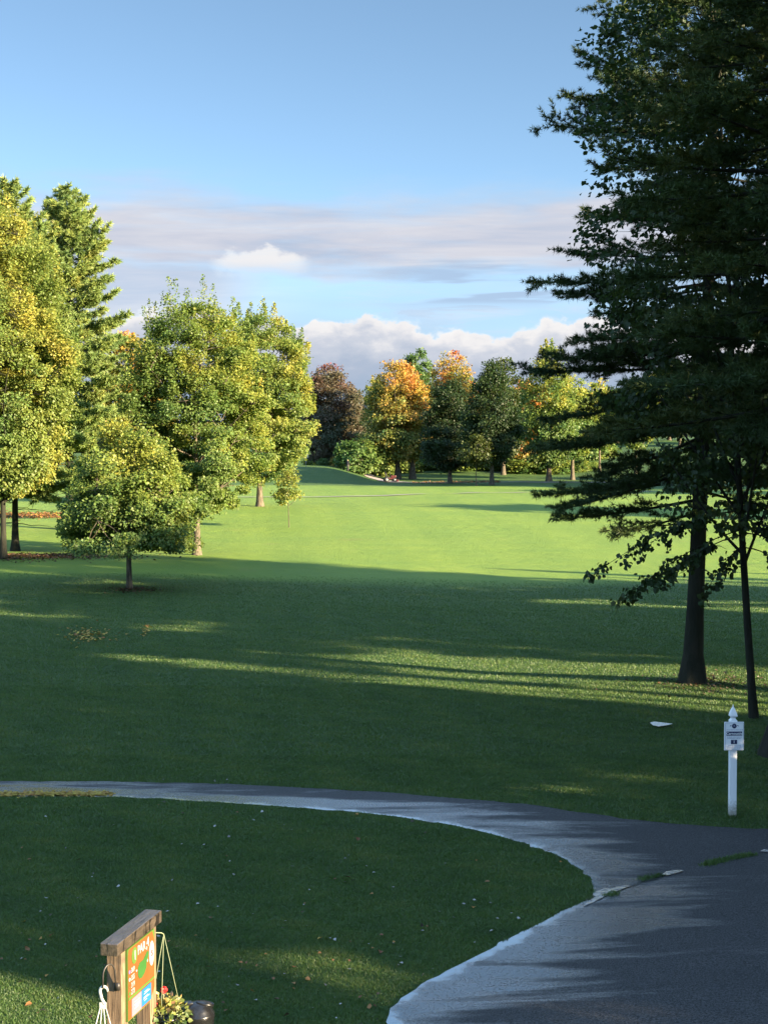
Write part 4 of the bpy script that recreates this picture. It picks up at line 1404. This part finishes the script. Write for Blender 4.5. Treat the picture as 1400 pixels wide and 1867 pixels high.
def signboard():
    d0 = 11.5
    o = at(215, 1722, d0)                       # near front upper corner of the cap
    root = empty('hole_signboard', (o.x, o.y, 0.0), -AX)
    tag(root, 'brown timber signboard with an orange panel reading PAR 4, lower left', 'signboard')
    zt = o.z
    # local frame: +Y runs along the board away from the camera, +X is the printed face's normal
    cap = MB().box((-0.15, 0.0, zt - 0.10), (0.0, 0.915, zt))
    cp = cap.build('cap', M['cap'], root, 0.008)
    for s0 in (0.11, 0.70):
        MB().box((-0.145, s0, -0.3), (-0.018, s0 + 0.13, zt - 0.10)).build('post', M['wood'], root, 0.006)
    # panel: u runs along +Y, v down
    W, Hh = 0.56, 0.585
    u0, v0 = 0.185, zt - 0.104
    M4 = frame_of((0.004, u0, v0), (0, 1, 0), (0, 0, 1))   # x=u, y=up
    cut = [(0, 0), (0, -Hh), (0.80 * W, -Hh), (0.90 * W, -0.93 * Hh), (W, -0.84 * Hh), (W, 0)]
    flat(M4, cut[::1], -0.002, 0.02).build('panel_edge', M['green_print'], root)
    e = 0.006
    inner = [(e + 0.02, -e), (e, -e - 0.05), (e, -Hh + e), (0.80 * W - e * 0.4, -Hh + e), (0.89 * W - e, -0.92 * Hh), (W - e, -0.83 * Hh), (W - e, -0.09), (W - 0.05, -e)]
    flat(M4, inner, 0.0, 0.0015).build('panel', M['orange_print'], root)
    z1, z2 = 0.003, 0.006
    ellipse(M4, 0.235 * W, -0.148 * Hh, 0.098 * W, 0.115 * Hh, z1).build('number_disc', M['green_print'], root)
    text_mesh('number', '1', 0.105, M['white_print'], root, M4 @ Matrix.Translation((0.24 * W, -0.150 * Hh, z2)), 0.003)
    text_mesh('lettering', 'PAR', 0.105, M['white_print'], root, M4 @ Matrix.Translation((0.49 * W, -0.125 * Hh, z1)), 0.0022, sx=0.86)
    text_mesh('lettering', '4', 0.105, M['white_print'], root, M4 @ Matrix.Translation((0.725 * W, -0.115 * Hh, z1)), 0.0025)
    ell = ellipse(M4, 0.875 * W, -0.315 * Hh, 0.095 * W, 0.177 * Hh, z1)
    ell.build('club_emblem', M['white_print'], root)
    text_mesh('emblem_mark', 'S', 0.07, M['red_print'], root, M4 @ Matrix.Translation((0.875 * W, -0.315 * Hh, z2)), 0.001)
    hole = [(0.36, -0.36), (0.43, -0.31), (0.56, -0.31), (0.64, -0.27), (0.70, -0.235), (0.76, -0.25), (0.75, -0.31), (0.68, -0.37), (0.67, -0.45), (0.60, -0.51), (0.50, -0.545), (0.41, -0.53), (0.36, -0.47)]
    flat(M4, [(a * W, b_ * Hh) for a, b_ in hole][::-1], z1).build('hole_map', M['dkgreen_print'], root)
    for (a, b_, rx, ry) in [(0.69, 0.185, 0.014, 0.03), (0.715, 0.37, 0.018, 0.022), (0.31, 0.385, 0.022, 0.015)]:
        ellipse(M4, a * W, -b_ * Hh, rx * W, ry * Hh, z1, 12).build('bunker', M['white_print'], root)
    for (t_, v, dm) in [('369', 0.325, 'lilac_print'), ('355', 0.43, 'white_print'), ('319', 0.53, 'orange_print'), ('273', 0.625, 'green_print')]:
        text_mesh('yardage', t_, 0.058, M['white_print'], root, M4 @ Matrix.Translation((0.17 * W, -v * Hh, z1)), 0.0012, sx=0.8)
        ellipse(M4, 0.06 * W, -v * Hh, 0.03 * W, 0.026 * Hh, z1, 12).build('tee_dot', M[dm], root)
    flat(M4, [(0.012, -0.71 * Hh), (W - 0.012, -0.70 * Hh), (W - 0.012, -0.672 * Hh), (0.012, -0.672 * Hh)], z1).build('stripe', M['green_print'], root)
    flat(M4, [(0.13 * W, -0.975 * Hh), (0.485 * W, -0.975 * Hh), (0.485 * W, -0.725 * Hh), (0.13 * W, -0.725 * Hh)], z1).build('notice', M['pale_print'], root)
    flat(M4, [(0.485 * W, -0.955 * Hh), (0.83 * W, -0.955 * Hh), (0.83 * W, -0.72 * Hh), (0.485 * W, -0.72 * Hh)], z2).build('notice', M['blue_print'], root)
    mb, mb2 = MB(), MB()
    rr = random.Random(2)
    for (a0, a1, b0) in [(0.56, 0.72, 0.765), (0.54, 0.78, 0.79), (0.53, 0.70, 0.835), (0.52, 0.76, 0.855), (0.55, 0.66, 0.885)]:
        p = flat(M4, [(a0 * W, -(b0 + 0.010) * Hh), (a1 * W, -(b0 + 0.010) * Hh), (a1 * W, -b0 * Hh), (a0 * W, -b0 * Hh)], z2 + 0.003, 0.001)
        mb.add(p.v, p.f)
    mb.build('lettering', M['white_print'], root)
    for (a0, a1, b0) in [(0.22, 0.40, 0.79), (0.20, 0.42, 0.83), (0.24, 0.41, 0.855), (0.20, 0.36, 0.88)]:
        p = flat(M4, [(a0 * W, -(b0 + 0.007) * Hh), (a1 * W, -(b0 + 0.007) * Hh), (a1 * W, -b0 * Hh), (a0 * W, -b0 * Hh)], z2, 0.001)
        mb2.add(p.v, p.f)
    mb2.build('lettering', M['grey_print'], root)
    # plant bracket on the near post's end face
    zb = at(218, 1808, d0).z
    mb = MB().box((-0.075, 0.094, zb - 0.03), (-0.03, 0.1098, zb + 0.03))
    arch = [Vector((-0.062, 0.10, zb))]
    for i in range(15):
        a = math.pi * i / 14
        arch.append(Vector((-0.062 - 0.048 * (1 - math.cos(a)) * 0.55, 0.085 - 0.055 * (1 - math.cos(a)), zb + 0.115 + 0.085 * math.sin(a))))
    arch.append(Vector((-0.062 - 0.053, -0.03, zb + 0.03)))
    mb.tube(arch, [0.007] * len(arch), 6)
    mb.build('plant_bracket', M['steel'], root, 0, True)
    # second bracket on the far side
    mb = MB().box((-0.10, 0.8302, zt - 0.24), (-0.06, 0.845, zt - 0.17))
    mb.tube([(-0.08, 0.84, zt - 0.2), (-0.05, 0.88, zt - 0.185), (-0.01, 0.93, zt - 0.2), (0.0, 0.955, zt - 0.22)], 0.004, 6)
    mb.build('plant_bracket', M['string'], root, 0, True)
    return root, arch[-1], zb, zt


sign_root, hook_end, zb, sign_top = signboard()
RS = Matrix.Rotation(-AX, 4, 'Z')


def s2w(p):
    return Vector(sign_root.location) + RS @ Vector(p)


def hanging_basket(name, label, hang, zpot, rad_, mat_string, nstr, seed, flowers, leafn, white_hook):
    """hang: hook point; zpot: height of the pot's rim"""
    rng = np.random.default_rng(seed)
    root = empty(name, (hang.x, hang.y, zpot))
    tag(root, label, 'hanging basket', 'hanging baskets on the signboard')
    h = hang.z - zpot
    z_h = h
    if white_hook:
        hk = MB()
        pts = []
        for i in range(13):
            a = math.pi * 1.15 * i / 12 - 0.15
            pts.append((0.03 * math.cos(a) + 0.006, 0.012, z_h - 0.03 + 0.036 * math.sin(a)))
        pts += [(-0.010, 0.008, z_h - 0.09), (0.016, 0.0, z_h - 0.13)]
        hk.tube(pts, [0.006 + 0.007 * min(1, i / 4) for i in range(len(pts))], 8)
        hk.box((-0.028, -0.006, z_h - 0.165), (0.028, 0.006, z_h - 0.115))
        hk.build('hook', M['white_plastic'], root, 0.003, True)
        z_s = z_h - 0.155
    else:
        z_s = z_h
    for k in range(nstr):
        a = 2 * math.pi * k / nstr + 0.5
        r0 = 0.022 if white_hook else 0.0
        MB().tube([(r0 * math.cos(a), r0 * math.sin(a), z_s), (rad_ * math.cos(a), rad_ * math.sin(a), 0.0)], 0.0045 if white_hook else 0.0026, 6).build('strand', M[mat_string], root, 0, True)
    MB().lathe([(rad_ * 0.55, -0.17), (rad_ * 0.75, -0.13), (rad_, 0.0), (rad_ * 1.04, 0.012), (rad_ * 0.98, 0.014), (rad_ * 0.9, -0.02)], 24).build('pot', M['black_plastic'], root, 0, True)
    n = leafn
    th = rng.uniform(0, 6.28, n)
    ph = rng.uniform(-0.55, 1.3, n)
    rr = rad_ * 1.25 * rng.uniform(0.6, 1.12, n)
    C = np.stack([np.cos(th) * np.cos(ph) * rr, np.sin(th) * np.cos(ph) * rr, np.sin(ph) * rr * 0.75], 1)
    D = unit(C) + rng.normal(size=(n, 3)) * 0.5
    N = unit(C) * 0.5 + np.array([0, 0, 0.7]) + rng.normal(size=(n, 3)) * 0.5
    me = leaf_mesh('foliage', C, D, N, 0.042 * rng.uniform(0.6, 1.3, n), 0.05 + 0.65 * np.sin(ph) + rng.normal(size=n) * 0.2, rng, LOBED)
    link('foliage', me, LEAF['geranium'], root, False)
    for (fx, fy, fz, fr) in flowers:
        m = 90
        d = rnd_unit(rng, m)
        Cf = np.array([fx, fy, fz]) + d * fr * 0.75
        lf = leaf_mesh('flower', Cf, unit(np.cross(d, rng.normal(size=(m, 3)))) + d * 0.3, d, np.full(m, fr * 0.8), np.full(m, 0.5), rng, LOBED)
        fl = link('flower', lf, M['petal'], root, False)
        MB().tube([(fx * 0.4, fy * 0.4, 0.02), (fx * 0.9, fy * 0.9, fz * 0.6), (fx, fy, fz)], 0.003, 5).build('stem', M['string'], root, 0, True)
    return root


hb = s2w((0.0, 0.955, sign_top - 0.215))
pot = at(306, 1852, hb.y)
hanging_basket('hanging_basket', 'hanging basket of red geraniums on pale strings behind the signboard', hb, pot.z, 0.155, 'string', 3, 15,
               [(0.0, -0.02, 0.23, 0.026), (-0.10, 0.02, 0.17, 0.026), (-0.07, -0.06, 0.12, 0.022)], 520, False)
ha = s2w(hook_end) + Vector((0, 0, 0.0))
hanging_basket('hanging_basket', 'hanging basket on white plastic strands at the near post of the signboard', ha, ha.z - 0.62, 0.15, 'white_plastic', 4, 6,
               [(0.02, 0.02, 0.12, 0.03)], 420, True)


# ------------------------------------------------------------------ litter bin
def bin_():
    p = at(360, 1835, 12.6)
    root = empty('litter_bin', (p.x, p.y, 0.0), rad(20))
    tag(root, 'green litter bin with a black domed lid, behind the signboard', 'litter bin')
    z = p.z
    MB().lathe([(0.105, 0.0), (0.11, 0.02), (0.130, z - 0.15), (0.130, z - 0.145)], 32).build('body', M['green_plastic'], root, 0, True)
    lid = MB()
    lid.lathe([(0.142, z - 0.165), (0.146, z - 0.10), (0.150, z - 0.085), (0.150, z - 0.055), (0.140, z - 0.045), (0.128, z - 0.02), (0.098, z + 0.018), (0.055, z + 0.036), (0.012, z + 0.042)], 36)
    lid.box((-0.11, -0.03, z + 0.005), (-0.045, 0.04, z + 0.048))
    lid.build('lid', M['black_plastic'], root, 0.004, True)
    # throw-in opening: a tilted collar closed by a dark disc for its shaded inside
    Mt = Matrix.Translation((0.062, -0.012, z + 0.008)) @ Matrix.Rotation(rad(-2), 4, 'X') @ Matrix.Rotation(rad(14), 4, 'Y')
    MB().lathe([(0.074, -0.05), (0.079, 0.012), (0.082, 0.02), (0.076, 0.026), (0.070, 0.018), (0.066, -0.01)], 32, (0, 0, 0), Mt, 0.72).build('opening_rim', M['black_plastic'], root, 0, True)
    MB().lathe([(0.069, 0.0165), (0.067, 0.0185)], 32, (0, 0, 0), Mt, 0.72).build('opening', M['hole'], root, 0, True)


bin_()


# ------------------------------------------------------------------ white marker post on the right
def marker_post():
    b0 = gp(1334, 1490)
    k = b0.y / FPX
    root = empty('sign_post', (b0.x, b0.y, 0.0), rad(2))
    tag(root, 'white post with pointed finial and a small white hole sign numbered 1', 'sign post')
    w = 0.052
    top = 207 * k
    zs = 170 * k
    mb = MB().box((-w, -w, -0.2), (w, w, zs))
    mb.build('post', M['post_vinyl'], root, 0.006)
    # square-turned finial
    n4 = [(w * 1.02, zs), (w * 1.04, zs + 0.03), (w * 1.04, zs + 0.075), (w * 0.62, zs + 0.105), (w * 0.62, zs + 0.125), (w * 1.06, zs + 0.14), (w * 1.06, zs + 0.155), (w * 0.9, zs + 0.19), (w * 0.55, zs + 0.24), (w * 0.22, zs + 0.275), (0.004, top + 0.012)]
    MB().lathe([(r * math.sqrt(2), z) for r, z in n4], 4).build('finial', M['white_vinyl'], root, 0.003)
    W, Hh = 36 * k, 52 * k
    zc = (1490 - 1338.5) * k
    MB().box((-W / 2, -w - 0.022, zc - Hh / 2), (W / 2, -w - 0.002, zc + Hh / 2)).build('board', M['white_vinyl'], root, 0.003)
    M4 = frame_of((0, -w - 0.0225, zc), (1, 0, 0), (0, 0, 1))
    z1, z2 = 0.003, 0.006
    # thin printed frame line
    fr = MB()
    e, t = 0.010, 0.005
    for (a, c, d_, f_) in [(-W / 2 + e, -Hh / 2 + e, W / 2 - e, -Hh / 2 + e + t), (-W / 2 + e, Hh / 2 - e - t, W / 2 - e, Hh / 2 - e), (-W / 2 + e, -Hh / 2 + e + t, -W / 2 + e + t, Hh / 2 - e - t), (W / 2 - e - t, -Hh / 2 + e + t, W / 2 - e, Hh / 2 - e - t)]:
        p = flat(M4, [(a, c), (d_, c), (d_, f_), (a, f_)], z1)
        fr.add(p.v, p.f)
    fr.build('border', M['grey_print'], root)
    ellipse(M4, 0, 0.36 * Hh, 0.12 * W, 0.085 * Hh, z1).build('emblem', M['navy'], root)
    text_mesh('emblem_mark', 'K', 0.042, M['grey_print'], root, M4 @ Matrix.Translation((0, 0.36 * Hh, z2)))
    for s in (-1, 1):
        p = flat(M4, [(s * 0.14 * W, 0.385 * Hh), (s * 0.18 * W, 0.395 * Hh), (s * 0.22 * W, 0.36 * Hh), (s * 0.20 * W, 0.345 * Hh)][::s], z1)
        p.build('emblem_wing', M['navy'], root)
    dash = MB()
    rr = random.Random(4)
    for yv, x0, x1 in [(0.222, -0.40, 0.38), (-0.03, -0.36, 0.36), (-0.075, -0.36, 0.36), (-0.325, -0.30, 0.34), (-0.375, -0.38, 0.30), (-0.42, -0.36, 0.36)]:
        x = x0
        while x < x1:
            l = rr.uniform(0.02, 0.06)
            p = flat(M4, [(x * W, (yv - 0.010) * Hh), ((x + l) * W, (yv - 0.010) * Hh), ((x + l) * W, (yv + 0.012) * Hh), (x * W, (yv + 0.012) * Hh)], z1, 0.001)
            dash.add(p.v, p.f)
            x += l + rr.uniform(0.015, 0.035)
    dash.build('lettering', M['grey_print'], root)
    flat(M4, [(-0.40 * W, 0.02 * Hh), (0.40 * W, 0.02 * Hh), (0.40 * W, 0.165 * Hh), (-0.40 * W, 0.165 * Hh)], z1).build('name_bar', M['navy'], root)
    text_mesh('name', 'Carnoustie', 0.054, M['white_vinyl'], root, M4 @ Matrix.Translation((0, 0.092 * Hh, z2)), 0.0006)
    flat(M4, [(-0.17 * W, -0.28 * Hh), (0.15 * W, -0.28 * Hh), (0.15 * W, -0.13 * Hh), (-0.17 * W, -0.13 * Hh)], z1).build('number_plate', M['navy'], root)
    text_mesh('number', '1', 0.062, M['white_vinyl'], root, M4 @ Matrix.Translation((-0.01 * W, -0.205 * Hh, z2)), 0.001)


marker_post()


# ------------------------------------------------------------------ things far down the hole
def flagstick():
    x, y = xat(558, 213), 213
    root = empty('flagstick', (x, y, tz(x, y)))
    tag(root, 'thin white flagstick with a small flag on the raised green', 'flag')
    MB().tube([(0, 0, -0.1), (0, 0, 2.3)], 0.035, 8).build('pole', M['white_plastic'], root, 0, True)
    mb = MB()
    vs, fs = [], []
    for i in range(6):
        vs += [(0.03 + i * 0.06, 0.04 * math.sin(i), 2.25 - i * 0.06), (0.03 + i * 0.06, 0.04 * math.sin(i), 1.75 - i * 0.09)]
    for i in range(5):
        fs.append((2 * i, 2 * i + 1, 2 * i + 3, 2 * i + 2))
    mb.add(vs, fs).build('flag', M['white_plastic'], root)


flagstick()


def mower():
    x, y = xat(711, 211), 211
    root = empty('ride_on_mower', (x, y, tz(x, y) + 0.04), rad(8))
    tag(root, 'dark red ride-on mower parked on the far path below the orange maple', 'mower')
    b_ = MB().box((-0.75, -0.42, 0.38), (0.55, 0.42, 0.62))
    b_.box((0.10, -0.36, 0.62), (0.85, 0.36, 0.95))
    b_.build('body', M['red_paint'], root, 0.06)
    MB().box((-0.55, -0.28, 0.62), (-0.10, 0.28, 0.76)).box((-0.62, -0.28, 0.70), (-0.50, 0.28, 1.22)).build('seat', M['rubber'], root, 0.04)
    MB().tube([(0.12, 0, 0.9), (-0.02, 0, 1.15)], 0.025, 6).tube([(-0.02 + 0.02 * math.cos(a * 0.7), 0.18 * math.sin(a * 0.7), 1.16 + 0.16 * math.cos(a * 0.7)) for a in range(10)], 0.018, 6).build('steering_wheel', M['rubber'], root, 0, True)
    MB().tube([(-0.66, -0.34, 0.6), (-0.70, -0.34, 1.55), (-0.70, 0.34, 1.55), (-0.66, 0.34, 0.6)], 0.03, 6).build('roll_bar', M['steel'], root, 0, True)
    for (wx, r_) in ((-0.55, 0.34), (0.62, 0.28)):
        for s in (-1, 1):
            Mt = Matrix.Rotation(rad(90), 4, 'X')
            wl = MB().lathe([(r_ * 0.5, -0.11), (r_ * 0.93, -0.11), (r_, -0.07), (r_, 0.07), (r_ * 0.93, 0.11), (r_ * 0.5, 0.11)], 18, (wx, s * 0.52, r_), Mt).build('wheel', M['rubber'], root, 0, True)
            MB().lathe([(r_ * 0.48, -0.115), (r_ * 0.44, 0.118)], 14, (wx, s * 0.52, r_), Mt).build('hub', M['white_plastic'], wl, 0, True)
    MB().box((0.80, -0.95, 0.10), (1.15, 0.95, 0.34)).build('cutting_deck', M['red_paint'], root, 0.05)


mower()


def person():
    """a distant golfer in dark clothes behind the crest of the green"""
    x, y = xat(634, 217.5), 217.5
    root = empty('person', (x, y, tz(x, y)), rad(70))
    tag(root, 'distant person in dark clothes by the shrubs beyond the green', 'person')
    import bmesh
    J = {'hip': (0, 0, 0.92, .14), 'belly': (0, 0, 1.10, .14), 'chest': (0.02, 0, 1.32, .15), 'neck': (0.03, 0, 1.50, .06), 'head': (0.05, 0, 1.62, .10), 'crown': (0.04, 0, 1.72, .085),
         'lh': (0, 0.10, 0.88, .10), 'lk': (0.05, 0.11, 0.50, .065), 'la': (0.0, 0.11, 0.09, .045), 'lt': (0.16, 0.12, 0.03, .04),
         'rh': (0, -0.10, 0.88, .10), 'rk': (0.02, -0.11, 0.50, .065), 'ra': (-0.08, -0.11, 0.09, .045), 'rt': (0.08, -0.12, 0.03, .04),
         'ls': (0.02, 0.19, 1.42, .065), 'le': (0.02, 0.26, 1.14, .05), 'lw': (0.14, 0.24, 0.92, .035), 'lf': (0.18, 0.23, 0.83, .03),
         'rs': (0.02, -0.19, 1.42, .065), 're': (0.02, -0.26, 1.14, .05), 'rw': (0.14, -0.22, 0.94, .035), 'rf': (0.18, -0.21, 0.85, .03)}
    E_ = [('hip', 'belly'), ('belly', 'chest'), ('chest', 'neck'), ('neck', 'head'), ('head', 'crown'), ('hip', 'lh'), ('lh', 'lk'), ('lk', 'la'), ('la', 'lt'), ('hip', 'rh'), ('rh', 'rk'), ('rk', 'ra'), ('ra', 'rt'),
          ('chest', 'ls'), ('ls', 'le'), ('le', 'lw'), ('lw', 'lf'), ('chest', 'rs'), ('rs', 're'), ('re', 'rw'), ('rw', 'rf')]
    ks = list(J)
    me = bpy.data.meshes.new('body')
    me.from_pydata([J[k][:3] for k in ks], [(ks.index(a), ks.index(c)) for a, c in E_], [])
    o = bpy.data.objects.new('body', me)
    COL.objects.link(o)
    md = o.modifiers.new('skin', 'SKIN')
    sv = me.skin_vertices[0].data
    for i, k in enumerate(ks):
        sv[i].radius = (J[k][3], J[k][3])
        sv[i].use_root = (k == 'hip')
    o.modifiers.new('sub', 'SUBSURF').levels = 1
    dg = bpy.context.evaluated_depsgraph_get()
    m2 = bpy.data.meshes.new_from_object(o.evaluated_get(dg))
    bpy.data.objects.remove(o)
    m, b, out = new_mat('golfer')
    sp = b.n('ShaderNodeSeparateXYZ')
    b.put(sp.inputs[0], obj(b))
    z = sp.outputs[2]
    c = b.ramp(b.m('DIVIDE', z, 1.8), [(0.0, (0.03, 0.03, 0.03)), (0.05, (0.10, 0.09, 0.08)), (0.53, (0.02, 0.02, 0.025)), (0.85, (0.42, 0.25, 0.17)), (0.935, (0.02, 0.015, 0.012))], 'CONSTANT')
    principled(b, out, c, 0.8, 0.2)
    link('body', m2, m, root)


person()


def far_marker():
    x, y = xat(787, 262), 262
    root = empty('ball_washer', (x, y, tz(x, y)))
    tag(root, 'small white rounded post on the shaded slope beyond the orange maple', 'ball washer')
    MB().tube([(0, 0, -0.1), (0, 0, 0.7)], 0.05, 8).build('post', M['white_plastic'], root, 0, True)
    MB().lathe([(0.10, 0.45), (0.22, 0.52), (0.26, 0.70), (0.22, 0.88), (0.10, 0.95)], 16).build('tank', M['white_plastic'], root, 0, True)
    MB().tube([(-0.22 + 0.22 * math.cos(math.pi * i / 8) - 0.1, 0, 0.9 + 0.3 * math.sin(math.pi * i / 8)) for i in range(9)], 0.03, 6).build('handle', M['white_plastic'], root, 0, True)


far_marker()
